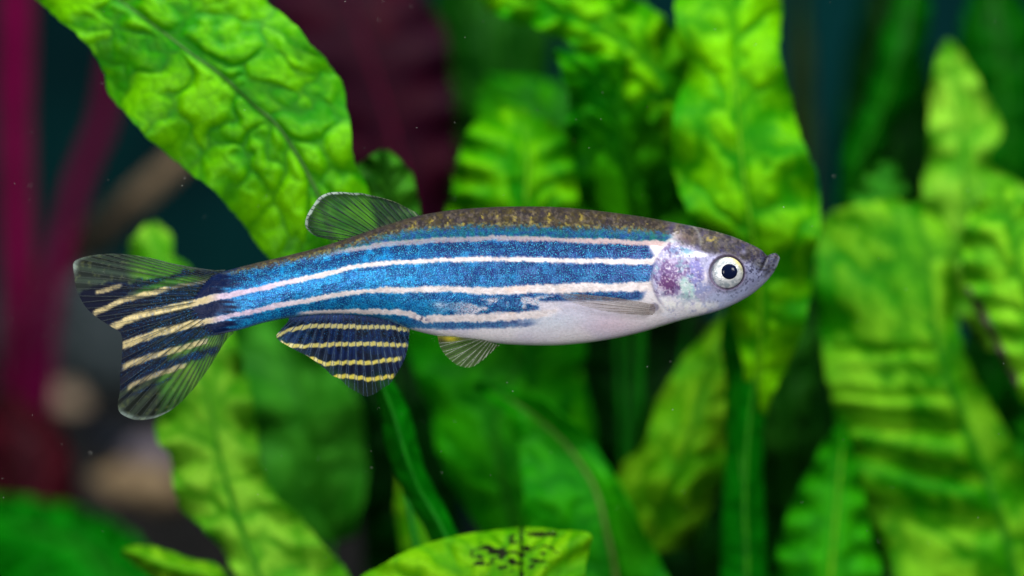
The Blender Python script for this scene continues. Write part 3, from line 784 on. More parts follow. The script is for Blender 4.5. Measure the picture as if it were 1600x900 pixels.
    st_c = np.stack([.94 - .08 * sstep(520, 380, X), .90 - .12 * sstep(520, 380, X), .91 - .03 * sstep(520, 380, X)], -1) * (.90 + .16 * vnoise(X / 6, Y / 4, 102))[..., None]
    ma = sstep(1.6, -1.6, np.abs(Yw - a) - ha) * sstep(1052, 1040, X)
    mb = sstep(1.8, -1.8, np.abs(Yw - b) - hb) * sstep(1030, 1012, X)
    mc = sstep(1.8, -1.8, np.abs(Yw - cc) - hc) * sstep(455, 480, X) * sstep(890, 850, X + (n_f(16, 19) - .5) * 70)
    for m_ in (ma, mb, mc):
        c = c * (1 - m_[..., None]) + st_c * m_[..., None]
    lay(np.maximum(mb, mc) * sstep(.62, .8, n_f(40, 21)) * .5, (.98, .86, .80))
    stripe = np.maximum(np.maximum(ma, mb), mc)
    lay(np.exp(-((X - 658) / 10) ** 2 - ((Y - 500) / 7) ** 2) * sstep(.4, .55, n_f(6, 80)) * .9, (.12, .14, .34))
    # teal band, beige stripe and brown back with rows of gold flecks
    mt = sstep(1.5, -1.5, Yw - be) * sstep(430, 480, X)
    teal = np.stack([.04 + .06 * n_f(5, 23), .27 + .30 * (n_f(4, 24) - .4), .40 + .28 * (n_f(5, 25) - .4)], -1)
    mtt = mt * sstep(1055, 1040, X)
    c = c * (1 - mtt[..., None]) + teal * mtt[..., None]
    mbe = sstep(1.5, -1.5, np.abs(Yw - be) - 3.9 - (n_f(11, 26) - .5) * 3) * sstep(470, 560, X) * sstep(1055, 1040, X)
    lay(mbe * (.7 + .25 * sstep(700, 950, X)), (.76, .66, .66))
    mbr = sstep(6, -6, Yw - br + (n_f(7, 27) - .5) * 6 + (vnoise(X / 2.5, Y / 2.5, 104) - .5) * 9)
    back = np.stack([.225 + .2 * (n_f(6, 28) - .5), .20 + .18 * (n_f(6, 28) - .5), .165 + .14 * (n_f(6, 29) - .5)], -1)
    c = c * (1 - mbr[..., None]) + back * mbr[..., None]
    row = (X + 3 * np.sin(Y / 7) + 8 * n_f(40, 30)) / 26.0
    rowm = np.exp(-((row - np.round(row)) / .15) ** 2)
    gold = mbr * rowm * sstep(.50, .66, n_f(5, 31)) * sstep(4, 12, Y - crv(TOP, X))
    lay(gold * .75, (.62, .56, .24))
    lay(mbr * sstep(6, 1, np.abs(Y - br + 3)) * sstep(.5, .62, n_f(4, 33)) * sstep(1040, 1000, X) * .6, (.58, .55, .26))
    lay(mbr * sstep(.52, .66, n_f(4, 35)) * .65, (.15, .14, .15))
    lay(mbr * sstep(.56, .68, n_f(4.5, 36)) * .35, (.46, .42, .38))
    lay(sstep(10, 1, Y - crv(TOP, X)) * .45, (.20, .19, .18))
    # tail root: paler, purplish
    lay(sstep(392, 342, X + (fbm(X / 30, Y / 4, 74) - .5) * 80) * (1 - stripe), (.035, .10, .25))
    lay(sstep(380, 340, X + (n_f(14, 75) - .5) * 30) * sstep(.5, .62, n_f(8, 76)) * .3 * sstep(326, 345, X), (.40, .42, .58))
    lay(stripe * sstep(350, 318, X), (.82, .75, .56))
    lay(sstep(520, 505, X) * sstep(5, 1, bot - Y) * .6, (.48, .52, .62))
    blue_m = sstep(342, 392, X + (fbm(X / 30, Y / 4, 74) - .5) * 80) * (1 - .72 * mtt) * np.clip(bl * (1 - stripe) * (1 - mbr) * (1 - .6 * mbe), 0, 1) * sstep(1025, 1012, X)
    # ---------------- head
    xe = 1016 + 26 * ((Y - 432) / 55) ** 2 + (n_f(14, 41) - .5) * 5
    hd = sstep(-2, 5, X - xe) * sstep(372, 382, Y + (n_f(10, 42) - .5) * 5)
    lay(hd, (.68, .68, .82))
    cap = sstep(1040, 1075, X) * sstep(6, -8, Yw - np.interp(X, [1040, 1080, 1110, 1140, 1170, 1195, 1218], [380, 388, 398, 402, 412, 432, 440]))
    cap = np.maximum(cap, mbr * sstep(1030, 1050, X))
    hcol = np.stack([.30 + .22 * (n_f(8, 43) - .5), .28 + .2 * (n_f(8, 43) - .5), .31 + .2 * (n_f(9, 44) - .5)], -1)
    c = c * (1 - cap[..., None]) + hcol * cap[..., None]
    lay(np.exp(-((X - 1108) / 12) ** 2 - ((Y - 374) / 8) ** 2) * sstep(.42, .6, n_f(4, 45)) * .9, (.60, .54, .26))
    lay(np.exp(-((X - 1070) / 16) ** 2 - ((Y - 372) / 8) ** 2) * .5, (.42, .32, .30))
    # jaw and snout: blue-grey with dark freckles
    jaw = sstep(1140, 1180, X) * sstep(-6, 10, Y - np.interp(X, [1140, 1195, 1218], [420, 400, 396]))
    lay(jaw * .55, (.40, .44, .56))
    lay(sstep(1170, 1212, X) * sstep(.45, .6, n_f(6, 46)) * .55, (.16, .17, .24))
    lay(hd * sstep(.60, .68, n_f(4.5, 47)) * sstep(1080, 1150, X) * sstep(14, 30, bot - Y) * .55, (.20, .20, .32))
    lay(sstep(16, 2, bot - Y) * sstep(1090, 1130, X) * .6, (.74, .76, .86))

    blobs = [(1048, 432, 22, 26, 0, (.44, .32, .54), .95), (1040, 446, 16, 16, 0, (.42, .25, .46), .8), (1062, 418, 18, 14, 0, (.50, .40, .62), .7),
             (1024, 424, 6, 22, 0, (.56, .52, .74), .6), (1085, 425, 13, 22, 0, (.52, .50, .80), .8), (1088, 450, 18, 13, 0, (.58, .62, .82), .7),
             (1070, 452, 12, 20, -.35, (.80, .92, .90), .9), (1072, 470, 20, 12, .2, (.56, .70, .74), .7), (1080, 398, 26, 5, .05, (.96, .96, 1.0), .95),
             (1042, 380, 12, 5, -.4, (.86, .80, .80), .7), (1046, 478, 20, 13, .3, (.97, .97, 1.0), .95), (1092, 481, 30, 10, -.12, (.98, .97, 1.0), .95),
             (1060, 490, 26, 8, 0, (.93, .93, .99), .9), (1030, 462, 8, 12, 0, (.84, .82, .92), .7), (1060, 392, 22, 6, 0, (.34, .46, .66), .6),
             (1120, 470, 30, 14, -.25, (.72, .76, .90), .7), (1150, 455, 22, 14, -.4, (.62, .66, .80), .7), (1020, 480, 8, 7, 0, (.40, .36, .50), .5)]
    for bx, by, rx, ry, an, col, s in blobs:
        dx, dy = X - bx, Y - by
        px_ = dx * np.cos(an) + dy * np.sin(an); py_ = -dx * np.sin(an) + dy * np.cos(an)
        d = np.sqrt((px_ / rx) ** 2 + (py_ / ry) ** 2) + (n_f(9, int(bx)) - .5) * .9
        lay(sstep(1.1, .65, d) * s * (X > 1004), col)
    gm = hd * (1 - cap) * sstep(1100, 1080, X)
    lay(gm * sstep(.56, .72, n_f(5, 51)) * .6, (.93, .90, 1.0))
    lay(gm * sstep(.60, .70, n_f(5, 52)) * .6 * sstep(470, 455, Y), (.30, .22, .42))
    lay(gm * sstep(.62, .72, n_f(8, 53)) * .35 * sstep(470, 440, Y), (.45, .80, .80))
    lay(gm * sstep(458, 474, Y + (n_f(12, 54) - .5) * 22) * .85, (.96, .95, 1.0))
    lay(gm * sstep(462, 474, Y) * sstep(.6, .7, n_f(6, 55)) * .5, (.60, .62, .80))
    lay(np.exp(-((X - 1101) / 3.0) ** 2 - ((Y - 432 + (X - 1101) * -1.5) / 8) ** 2), (.97, .93, .98))
    # freckles: fine dark dots over snout, cheek and nape, silver flecks and painted white highlights below
    fk = vnoise(X / 2.3, Y / 2.3, 84)
    lay(sstep(.70, .84, fk) * sstep(1085, 1135, X) * (.35 + .4 * sstep(1150, 1190, X)) * sstep(6, 18, bot - Y), (.12, .12, .20))
    lay(cap * sstep(.66, .84, vnoise(X / 3.0, Y / 2.6, 85)) * .45, (.50, .47, .42))
    lay(cap * sstep(.60, .80, vnoise(X / 4.0, Y / 3.4, 86)) * .5, (.13, .12, .14))
    lay(hd * (1 - cap) * sstep(.72, .9, vnoise(X / 2.4, Y / 2.0, 87)) * sstep(1120, 1090, X) * .6, (1, .98, 1))
    lay(np.exp(-((X - 1085) / 34) ** 2 - ((Y - 479 + (X - 1085) * .12) / 6) ** 2) * sstep(.35, .55, n_f(9, 88)), (1, 1, 1))
    lay(np.exp(-((X - 1046) / 16) ** 2 - ((Y - 474 - (X - 1046) * .35) / 7) ** 2) * sstep(.35, .55, n_f(7, 89)), (1, 1, 1))
    # rim of the operculum and dark ring round the eye
    lay(np.exp(-((X - xe - 1) / 2.4) ** 2) * sstep(388, 400, Y) * sstep(486, 470, Y) * .28, (.40, .36, .50))
    r = np.hypot((X - 1134) / 26, (Y - 426) / 25)
    lay(np.exp(-((r - 1.04) / .09) ** 2) * .75, (.34, .28, .36))
    # mouth slit
    sx = 1199 - (Y - 399) * .50
    lay(np.exp(-((X - sx) / 1.8) ** 2) * sstep(396, 400, Y) * sstep(432, 414, Y) * .85, (.10, .10, .13))
    lay(np.exp(-((X - 1166) / 6) ** 2 - ((Y - 398) / 4.5) ** 2) * .8, (.12, .11, .13))
    lay(np.exp(-((X - 1161) / 5) ** 2 - ((Y - 394) / 4) ** 2) * .6, (.60, .60, .66))
    # thin pale arc over the nape
    ra = np.hypot(X - 1062, (Y - 378) * .95)
    lay(np.exp(-((ra - 31) / 2.6) ** 2) * (Y < 384) * (X > 1058) * .35, (.62, .64, .66))
    shine = np.clip(.25 + .5 * blue_m + .55 * gm + .4 * stripe - .2 * mbr, 0, 1)
    return np.clip(c, 0, 1), blue_m, shine, gm


def fish_body():
    nx, nt = 760, 300
    x = np.linspace(318, 1218, nx)
    x = 296 + 922 * np.linspace(0, 1, nx)
    x = np.clip(x, 296, 1218)
    top, bot, wid = crv(TOP, x), crv(BOT, x), crv(WID, x)
    th = np.linspace(0, 2 * np.pi, nt, endpoint=False)
    ct, s_ = np.cos(th)[None], np.sin(th)[None]
    zc, h = ((top + bot) / 2)[:, None], ((bot - top) / 2)[:, None]
    Yp = zc - h * ct
    sh = np.sign(s_) * np.abs(s_) ** 0.72
    yy = -wid[:, None] * sh
    X = np.broadcast_to(x[:, None], Yp.shape)
    # relief on the flanks: operculum edge, mouth slit, scale rows, eye socket
    side = np.abs(s_)
    xe = 1016 + 26 * ((Yp - 432) / 55) ** 2
    rel = .010 * sstep(-3, 3, X - xe) * sstep(1130, 1050, X) * sstep(375, 395, Yp) * sstep(492, 478, Yp)
    rel -= .014 * np.exp(-((X - (1199 - (Yp - 399) * .5)) / 2.4) ** 2) * sstep(394, 400, Yp) * sstep(436, 416, Yp)
    r = np.hypot((X - 1134) / 26, (Yp - 426) / 25)
    rel += .014 * np.exp(-((r - 1.14) / .10) ** 2) - .03 * sstep(1.05, .85, r)
    rel += .004 * (fbm(X / 10, Yp / 8, 61) - .5) * sstep(1090, 1000, X)
    rel += .006 * np.exp(-((X - 1048) / 16) ** 2 - ((Yp - 440) / 22) ** 2)
    yy = yy - np.sign(s_) * rel * side
    c, bm_, sh_, gm = body_paint(X, np.broadcast_to(Yp, X.shape))
    W = np.stack([(X - 800) * PX, yy, (450 - Yp) * PX], -1)
    f = grid_faces(nx, nt, True)
    t = NT('zebrafish_skin')
    co = t.obj()
    col = t.attr('col', 'Color'); bmk = t.attr('blue'); gl = t.attr('gill')
    n1 = t.noise(95, 2, .6, co)
    n2 = t.noise(170, 1, .5, co)
    n3 = t.noise(60, 3, .6, co)
    dark = t.math('MULTIPLY', t.ramp(n1, .54, .36), t.math('MULTIPLY', bmk, .70))
    c1 = t.mix(dark, col, hexl(8, 40, 110))
    spk = t.math('MULTIPLY', t.ramp(n2, .55, .68), t.math('MULTIPLY', bmk, .62))
    c1 = t.mix(spk, c1, hexl(70, 205, 245))
    c1 = t.mix(t.math('MULTIPLY', t.ramp(n3, .35, .7), .16), c1, (0.02, 0.02, 0.03, 1))
    hb = t.math('ADD', n1, t.math('MULTIPLY', n3, .6))
    p = t.n('ShaderNodeBsdfPrincipled', {'Base Color': c1, 'Roughness': .34, 'Specular IOR Level': t.math('MULTIPLY', t.attr('shine'), .3),
                                         'Metallic': t.math('MULTIPLY', bmk, .25), 'Normal': t.bump(hb, .35, .006),
                                         'Subsurface Weight': .08, 'Subsurface Radius': (.05, .025, .02), 'Subsurface Scale': .5})
    m = t.link_out(p.outputs[0])
    o = mesh_obj('body', W, f, m, fish, attrs={'col': lin(c.reshape(-1, 3)) * .95, 'blue': bm_.ravel(), 'shine': sh_.ravel(), 'gill': gm.ravel()})
    # close the two ends
    import bmesh
    b = bmesh.new(); b.from_mesh(o.data)
    bmesh.ops.holes_fill(b, edges=[e for e in b.edges if e.is_boundary])
    b.to_mesh(o.data); b.free()
    tag(o, 'blue and white striped body with brown back and silvery head')
    return o


fish_body()


def fish_eye(sy):
    """silver iris bulging from the socket, dark pupil, clear cornea"""
    cx, cz = (1134 - 800) * PX, (450 - 426) * PX
    wid = float(crv(WID, 1133.0))
    R = .1035
    n, mseg = 26, 56
    ph = np.linspace(0.001, np.pi * .5, n)[:, None]
    th = np.linspace(0, 2 * np.pi, mseg, endpoint=False)[None]
    fl = .42
    base = wid * .90

    def cap(rad, depth, y0, ox=0.0, oz=0.0):
        X = cx + ox + rad * np.sin(ph) * np.cos(th)
        Z = cz + oz + rad * .965 * np.sin(ph) * np.sin(th)
        Y = sy * (y0 + depth * np.cos(ph)) + 0 * th
        return np.stack([X, Y, Z], -1)
    V = cap(R, .045, base)
    t = NT('eye_silver')
    co = t.attr('ring'); sp = t.attr('spoke')
    nz = t.noise(45, 3, .6, t.obj())
    c = t.mix(t.ramp(co, .30, .62), (.90, .90, .89, 1), (.62, .65, .68, 1))
    c = t.mix(t.math('MULTIPLY', t.math('MULTIPLY', t.ramp(nz, .42, .62), t.ramp(co, .45, .7)), .8), c, (.26, .33, .38, 1))
    c = t.mix(t.math('MULTIPLY', t.ramp(co, .62, .95), t.math('MULTIPLY', sp, .8)), c, hexl(225, 214, 110))
    c = t.mix(t.ramp(co, .93, 1.0), c, hexl(66, 54, 70))
    p = t.n('ShaderNodeBsdfPrincipled', {'Base Color': c, 'Roughness': .32, 'Metallic': .25, 'Specular IOR Level': .5, 'Normal': t.bump(nz, .45, .012)})
    m = t.link_out(p.outputs[0])
    ring = np.broadcast_to(np.sin(ph), V.shape[:2]); ang = np.broadcast_to(th, V.shape[:2])
    spoke = np.exp(-(np.abs(np.angle(np.exp(1j * (ang - math.radians(48))))) / .7) ** 2)
    eye = mesh_obj('eye', V, grid_faces(n, mseg, True), m, fish, attrs={'ring': ring.ravel(), 'spoke': spoke.ravel()})
    V = cap(.0500, .014, base + .040, .013, .006)
    t = NT('pupil_black')
    p = t.n('ShaderNodeBsdfPrincipled', {'Base Color': hexl(12, 20, 48), 'Roughness': .12, 'Specular IOR Level': .12})
    mesh_obj('pupil', V, grid_faces(n, mseg, True), t.link_out(p.outputs[0]), eye)
    return eye


fish_eye(-1)
fish_eye(1)


# ------------------------------------------------------------------ fins
def fin_material(name):
    t = NT(name)
    co = t.obj()
    n1 = t.noise(110, 2, .6, co)
    n2 = t.noise(170, 1, .5, co)
    col = t.attr('col', 'Color'); gl = t.attr('glint')
    c = t.mix(t.math('MULTIPLY', t.ramp(n2, .60, .74), t.math('MULTIPLY', gl, .7)), col, hexl(60, 150, 220))
    c = t.mix(t.math('MULTIPLY', t.ramp(n1, .4, .7), .25), c, (0.01, 0.012, 0.02, 1))
    p = t.n('ShaderNodeBsdfPrincipled', {'Base Color': c, 'Roughness': .45, 'Specular IOR Level': .07, 'Alpha': t.attr('alpha'),
                                         'Normal': t.bump(n1, .3, .004)})
    return t.link_out(p.outputs[0])


fin_mat = fin_material('fin_membrane')


def ray_material(name, col, alpha):
    t = NT(name)
    n1 = t.noise(40, 2, .6, t.obj())
    c = t.mix(t.ramp(n1, .35, .65), col, tuple(v * .55 for v in col[:3]) + (1,))
    p = t.n('ShaderNodeBsdfPrincipled', {'Base Color': c, 'Roughness': .4, 'Specular IOR Level': .15, 'Alpha': alpha})
    return t.link_out(p.outputs[0])


def make_fin(name, base, outer, paint, y0, wav, nray, ray_mat, ns=150, nt=110, bow=0.0, rr=(.9, .35), edge=2.0, seed=1, label=None, skip=()):
    """base and outer: matching polylines in pixels (ray k runs base -> outer); y0(px,py): lateral position"""
    Bp, Op = resample(base, ns), resample(outer, ns)
    s = np.linspace(0, 1, ns)[:, None]; t = np.linspace(0, 1, nt)[None]
    d = Op - Bp
    nrm = np.stack([-d[:, 1], d[:, 0]], -1)
    P = Bp[:, None] + d[:, None] * t[..., None] + nrm[:, None] * (bow * np.sin(np.pi * t) * (s - .5) * 2)[..., None]
    fray = (vnoise(s * nray * 1.0, 0 * s, seed) - .5) * edge
    un = d / (np.linalg.norm(d, axis=1, keepdims=True) + 1e-6)
    P = P + un[:, None] * (fray * t ** 6)[..., None]
    X, Y = P[..., 0], P[..., 1]
    yy = y0(X, Y) + wav * (np.sin(s * 7 + t * 2.5 + seed) * t) + .004 * np.sin(s * nray * np.pi * 2) * np.sin(np.pi * t * .9 + .2)
    c, al, gl = paint(X, Y, s + 0 * t, t + 0 * s)
    W = np.stack([(X - 800) * PX, yy, (450 - Y) * PX], -1)
    fin = mesh_obj(name, W, grid_faces(ns, nt), fin_mat, fish,
                   attrs={'col': lin(np.clip(c, 0, 1).reshape(-1, 3)) * .9, 'alpha': np.clip(al, 0, 1).ravel(), 'glint': gl.ravel()})
    if label: fin['label'] = label
    # bony rays, forked towards the margin
    VV, FF, off = [], [], 0
    for k in range(nray + 1):
        i = int(round(k / nray * (ns - 1)))
        line = W[i]
        jj = np.linspace(0, nt - 1, 24).astype(int)
        nb = max(1, int(ns / nray * .28))
        for br in ((0,) if k in (0, nray) else (-1, 1)):
            pts = []
            for j in jj:
                q = np.clip(i + br * nb * max(0, (j / (nt - 1) - .45) / .55), 0, ns - 1)
                i0 = int(q); i1 = min(i0 + 1, ns - 1); fr = q - i0
                pts.append(W[i0, j] * (1 - fr) + W[i1, j] * fr)
            pts = np.array(pts) + np.array([0, -.003, 0])
            v, f = tube(pts, np.linspace(rr[0], rr[1], len(pts)) * PX, 5)
            VV.append(v); FF.append(f + off); off += len(v)
    r = mesh_obj('fin_rays', np.vstack(VV), np.vstack(FF), ray_mat, fin)
    r['kind'] = 'stuff'
    return fin


def line_mask(X, Y, pts, h, soft=1.5, sd=0, rag=3.0):
    p = np.array(pts, float)
    o = np.argsort(p[:, 0]); p = p[o]
    yc = np.interp(X, p[:, 0], p[:, 1])
    hh = h + (fbm(X / 7, Y / 7, sd) - .5) * rag
    off = (fbm(X / 9, Y / 30, sd + 3) - .5) * 3
    ends = sstep(p[0, 0] - 3, p[0, 0] + 3, X) * sstep(p[-1, 0] + 4, p[-1, 0] - 4, X)
    return sstep(soft, -soft, np.abs(Y - yc + off) - hh) * ends


ray_grey = ray_material('ray_grey', (.09, .115, .11, 1), .45)
ray_pale = ray_material('ray_pale', (.50, .55, .48, 1), .42)
ray_brown = ray_material('ray_brown', (.22, .16, .12, 1), .45)
ray_dark = ray_material('ray_dark', (.035, .05, .06, 1), .75)
ray_blue = ray_material('ray_blue', (.10, .18, .32, 1), .35)


# tail fin
def paint_tail(X, Y, s, t):
    n_f = lambda sc_, sd: fbm(X / sc_, Y / sc_, sd)
    c = np.zeros(X.shape + (3,)); c[:] = (.19, .24, .19)
    al = .60 + 0 * X
    rl = .5 + .5 * np.cos(s * 2 * np.pi * 34)
    c = c * (1.35 - .8 * rl[..., None]); al = al - .12 + .24 * rl

    def lay(m, col, a=None):
        nonlocal c, al
        c = c * (1 - m[..., None]) + np.asarray(col) * m[..., None]
        if a is not None: al = al * (1 - m) + a * m
    lay(np.exp(-((Y - 432) / 14) ** 2) * sstep(200, 330, X) * .6, (.36, .50, .20), .6)
    # dark bands fan out from the tail root
    ang = np.interp
    up = np.interp(X, [114, 150, 200, 250, 300, 345], [464, 444, 440, 432, 422, 420]) + (n_f(12, 65) - .5) * 18
    lo = np.interp(X, [185, 240, 300, 345, 360], [612, 590, 566, 549, 542]) + (n_f(12, 66) - .5) * 12
    dk = sstep(-4, 4, Y - up) * sstep(4, -4, Y - lo)
    dk = dk * (1 - .85 * line_mask(X, Y, [(200, 462), (262, 442), (300, 436), (345, 434)], 5, 4, 67))
    dk = dk * (1 - .7 * line_mask(X, Y, [(262, 556), (300, 542), (345, 530)], 8, 5, 68))
    dk = np.maximum(dk, line_mask(X, Y, [(190, 622), (230, 608), (270, 590)], 2.5, 3, 69) * .7)
    dk = dk * (.97 + .03 * rl) * sstep(1, .90, s)
    lay(dk, (.03, .05, .14), .992)
    lay(dk * sstep(.45, .6, n_f(9, 77)) * sstep(180, 330, X) * .6, (.06, .20, .42))
    for pts, h, w in (([(150, 457), (170, 452), (190, 446)], 3.2, .9), ([(146, 491), (170, 480), (190, 470), (230, 459), (262, 451)], 4.2, .95), ([(255, 452), (300, 443), (330, 438)], 3, .5),
                      ([(172, 514), (200, 500), (230, 490), (290, 477), (350, 464)], 6.0, 1), ([(192, 540), (250, 519), (300, 506), (350, 497)], 6.0, 1),
                      ([(192, 573), (240, 556), (280, 545), (325, 533)], 4.8, .9), ([(200, 606), (235, 589), (262, 580), (292, 570)], 4.0, .75)):
        m = line_mask(X, Y, pts, h, 1.6, int(pts[0][1]) + 1) * w * (.75 + .25 * sstep(.3, .55, n_f(5, 79)))
        warm = sstep(300, 350, X)[..., None]
        col = np.array([.84, .77, .55]) * (1 - warm) + np.array([.84, .78, .82]) * warm
        m3 = m[..., None]
        c = c * (1 - m3) + col * m3
        al = al * (1 - m) + .97 * m
    lay(sstep(.62, .72, n_f(5, 81)) * sstep(.5, .2, dk) * .4, (.56, .60, .34), .6)
    tip = sstep(.95, .995, t) * (np.exp(-((Y - 415) / 14) ** 2) + np.exp(-((Y - 648) / 10) ** 2))
    lay(tip * .8, (.66, .74, .72), .85)
    mar = np.maximum(sstep(.03, .0, s), sstep(.97, 1, s))
    lay(mar * .5, (.40, .46, .40), .6)
    root = sstep(318, 350, X) * sstep(.97, .88, s)
    lay(root * (1 - dk * .4) * .12, (.24, .28, .44), .99)
    al = np.maximum(al, root)
    return c, al, dk * sstep(150, 260, X)


make_fin('tail_fin',
         [(352, 422), (348, 432), (346, 445), (346, 458), (346, 472), (346, 486), (347, 500), (352, 510), (360, 516)],
         [(330, 423), (270, 412), (230, 402), (190, 397), (150, 398), (120, 406), (114, 419), (119, 444), (130, 472), (150, 494), (174, 510), (191, 521),
          (193, 545), (190, 578), (187, 612), (185, 638), (194, 650), (220, 656), (246, 652), (276, 634), (306, 603), (328, 572), (350, 536), (364, 519)],
         paint_tail, lambda X, Y: -.012 + .0 * X, .03, 34, ray_grey, ns=260, nt=170, rr=(.6, .35), edge=3.0, seed=5,
         label='forked translucent tail fin with cream and navy stripes')


# anal fin
AS = [[(432, 525), (450, 516), (490, 509), (540, 510.5), (600, 510.5), (640, 515)], [(439, 534), (448, 540), (470, 541), (500, 539), (560, 537), (637, 540)],
      [(474, 558), (490, 561), (508, 569), (540, 566), (580, 567), (627, 560)], [(520, 589), (545, 588), (580, 593), (616, 587)]]


def paint_anal(X, Y, s, t):
    n_f = lambda sc_, sd: fbm(X / sc_, Y / sc_, sd)
    c = np.zeros(X.shape + (3,)); c[:] = (.045, .075, .19)
    al = .95 + 0 * X

    def lay(m, col, a=None):
        nonlocal c, al
        c = c * (1 - m[..., None]) + np.asarray(col) * m[..., None]
        if a is not None: al = al * (1 - m) + a * m
    rl = .5 + .5 * np.cos(s * 2 * np.pi * 22)
    lay(sstep(.45, .62, n_f(10, 91)) * .6 * sstep(590, 540, Y), (.06, .19, .46))
    lay(sstep(.7, 1, rl) * .22, (.30, .42, .56))
    lay(sstep(0, .3, rl) * 0 + sstep(.25, 0, rl) * .3, (.02, .03, .08))
    lay(sstep(575, 604, Y) * .85, (.15, .19, .17), .5)
    lay(sstep(.80, 1, t) * sstep(.35, .8, s) * .5, (.12, .16, .2), .6)
    lay(sstep(12, 0, Y - np.interp(X, [440, 560, 640], [498, 491, 506])) * .6, (.30, .38, .62))
    for k, pts in enumerate(AS):
        yel = np.array([.84, .80, .50]) * (1 - k / 4) + np.array([.86, .80, .26]) * (k / 4)
        m = line_mask(X, Y + .8 * np.sin(s * 2 * np.pi * 22) * (.4 + n_f(14, 98)), pts, 3.3, 1.3, 30 + k, 2.2)
        lay(m, yel, .98)
        lay(m * sstep(.62, .8, rl) * .5, (.95, .93, .80))
    lay(sstep(.985, 1, 1 - s) * .7, (.62, .70, .62), .7)
    return c, al, sstep(560, 520, Y) * .8


make_fin('anal_fin',
         [(641, 504), (620, 499), (590, 494), (560, 489), (530, 488), (500, 489), (475, 492), (452, 496)],
         [(641, 512), (638, 540), (630, 565), (616, 589), (600, 606), (578, 618), (552, 609), (530, 593), (500, 571), (472, 553), (446, 539), (436, 533), (432, 524), (446, 508), (452, 500)],
         paint_anal, lambda X, Y: -.015 + 0 * X, .03, 22, ray_blue, ns=200, nt=130, rr=(.9, .45), edge=4.0, seed=8,
         label='navy anal fin crossed by four yellow stripes')


# dorsal fin
def paint_dorsal(X, Y, s, t):
    n_f = lambda sc_, sd: fbm(X / sc_, Y / sc_, sd)
    c = np.zeros(X.shape + (3,)); c[:] = (.22, .33, .24)
    al = .55 + 0 * X

    def lay(m, col, a=None):
        nonlocal c, al
        c = c * (1 - m[..., None]) + np.asarray(col) * m[..., None]
        if a is not None: al = al * (1 - m) + a * m
    rl = .5 + .5 * np.cos(s * 2 * np.pi * 15)
    lay(sstep(.3, 0, rl) * .6, (.06, .10, .08), .8)
    lay(sstep(.60, .72, n_f(6, 95)) * .35, (.40, .48, .28))
    e = 1 - t
    lay(sstep(.80, .92, t) * sstep(.06, .2, s) * .75, (.05, .07, .07), .85)
    lay(sstep(.93, .965, t + (n_f(9, 96) - .5) * .08) * sstep(.97, .70, s) * sstep(.1, .5, s), (.72, .78, .76), .85)
    lay(sstep(.965, .985, t) * sstep(.4, .1, s), (.70, .72, .60), .85)
    lay(sstep(.05, .0, s) * .7, (.60, .62, .50), .8)
    lay(sstep(.12, .02, t) * .6, (.36, .36, .30), .9)
    return c, al, 0 * X


make_fin('dorsal_fin', [(656, 339), (640, 343), (622, 349), (604, 355), (586, 361), (568, 367), (550, 373), (532, 379)],
         [(648, 331), (622, 318), (592, 308), (560, 302), (525, 300), (503, 306), (489, 321), (479, 340), (479, 355), (490, 367), (506, 372), (526, 374)],
         paint_dorsal, lambda X, Y: -.012 + 0 * X, .03, 15, ray_dark, ns=160, nt=120, rr=(.9, .5), edge=2.5, seed=12,
         label='small dark translucent dorsal fin with white rim')


# pelvic fins
def paint_pelvic(X, Y, s, t):
    c = np.zeros(X.shape + (3,)); c[:] = (.36, .44, .26)
    al = .45 + 0 * X

    def lay(m, col, a=None):
        nonlocal c, al
        c = c * (1 - m[..., None]) + np.asarray(col) * m[..., None]
        if a is not None: al = al * (1 - m) + a * m
    rl = .5 + .5 * np.cos(s * 2 * np.pi * 9)
    lay(sstep(.35, 0, rl) * .6, (.16, .18, .12), .6)
    lay(np.exp(-((X - 700) / 18) ** 2 - ((Y - 529) / 5) ** 2), (.84, .78, .20), .9)
    lay(np.exp(-((X - 690) / 10) ** 2 - ((Y - 533) / 8) ** 2) * .6, (.10, .10, .12), .85)
    return c, al, 0 * X


for sy, pn in ((-1, 'near'), (1, 'far')):
    make_fin('pelvic_fin', [(745, 526), (755, 530), (765, 534), (772, 537), (780, 539)],
             [(684, 524), (687, 540), (694, 553), (704, 563), (716, 570), (728, 573), (739, 572), (752, 564), (766, 552), (779, 540)],
             paint_pelvic, lambda X, Y, q=sy: q * (.085 + .0011 * np.clip(Y - 525, 0, 60)), .01, 9, ray_pale, ns=90, nt=70, rr=(.7, .4), edge=2, seed=15 + sy)


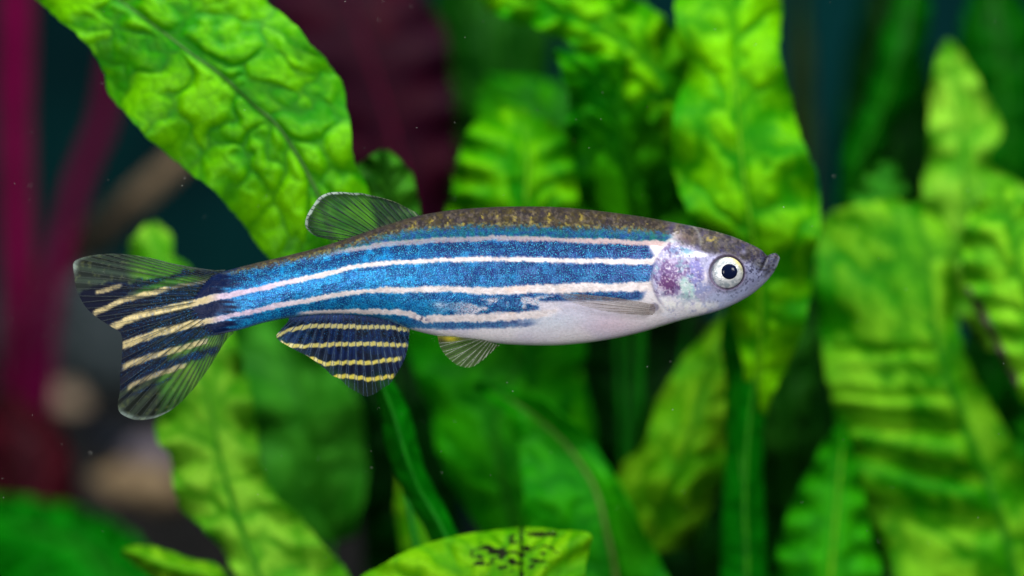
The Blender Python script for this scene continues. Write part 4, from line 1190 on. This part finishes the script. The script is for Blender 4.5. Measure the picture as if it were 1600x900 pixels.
# pectoral fins
def paint_pect(X, Y, s, t):
    c = np.zeros(X.shape + (3,)); c[:] = (.74, .70, .64)
    al = .22 + 0 * X
    rl = .5 + .5 * np.cos(s * 2 * np.pi * 8)
    m = sstep(.35, 0, rl) * .7
    c = c * (1 - m[..., None]) + np.array([.32, .27, .25]) * m[..., None]
    al = al + .3 * m
    e = np.maximum(sstep(.07, 0, s), sstep(.93, 1, s))
    c = c * (1 - .6 * e[..., None]) + np.array([.42, .34, .30]) * .6 * e[..., None]
    al = np.maximum(al, .6 * e)
    return c, al, 0 * X


for sy in (-1, 1):
    make_fin('pectoral_fin', [(1020, 476), (1022, 480), (1022, 484), (1021, 488), (1018, 491)],
             [(960, 465), (910, 460), (872, 457), (870, 459), (882, 467), (905, 476), (935, 484), (965, 489), (1000, 492)],
             paint_pect, lambda X, Y, q=sy: q * (.262 + .0007 * np.clip(1020 - X, 0, 200)), .004, 8, ray_brown, ns=80, nt=90, rr=(.6, .3), edge=1.5, seed=19 + sy)


# ------------------------------------------------------------------ fine particles drifting in the water
def specks():
    n = 230
    V, F, off = [], [], 0
    octa = np.array([(1, 0, 0), (-1, 0, 0), (0, 1, 0), (0, -1, 0), (0, 0, 1), (0, 0, -1)], float)
    fa = np.array([(0, 2, 4), (2, 1, 4), (1, 3, 4), (3, 0, 4), (2, 0, 5), (1, 2, 5), (3, 1, 5), (0, 3, 5)])
    for k in range(n):
        px, py = rng.uniform(-200, 1800), rng.uniform(-150, 1050)
        inside = 300 < px < 1220 and 315 < py < 545
        y = rng.uniform(.35, 1.4) if inside else rng.uniform(-.8, 1.3)
        r = rng.choice([.5, .7, .9, 1.3], p=[.5, .3, .15, .05]) * PX * .75
        V.append(octa * r * rng.uniform(.7, 1.3, (6, 3)) + at(px, py, y)); F.append(fa + off); off += 6
    m = plain_material('speck_white', (.5, .55, .52, 1), (.8, .8, .75, 1), 5, .6, .2, 0)
    o = mesh_obj('water_specks', np.vstack(V), np.vstack(F), m, None, smooth=False)
    tag(o, 'tiny pale specks drifting in the water around the fish', 'specks', kind='stuff')


specks()
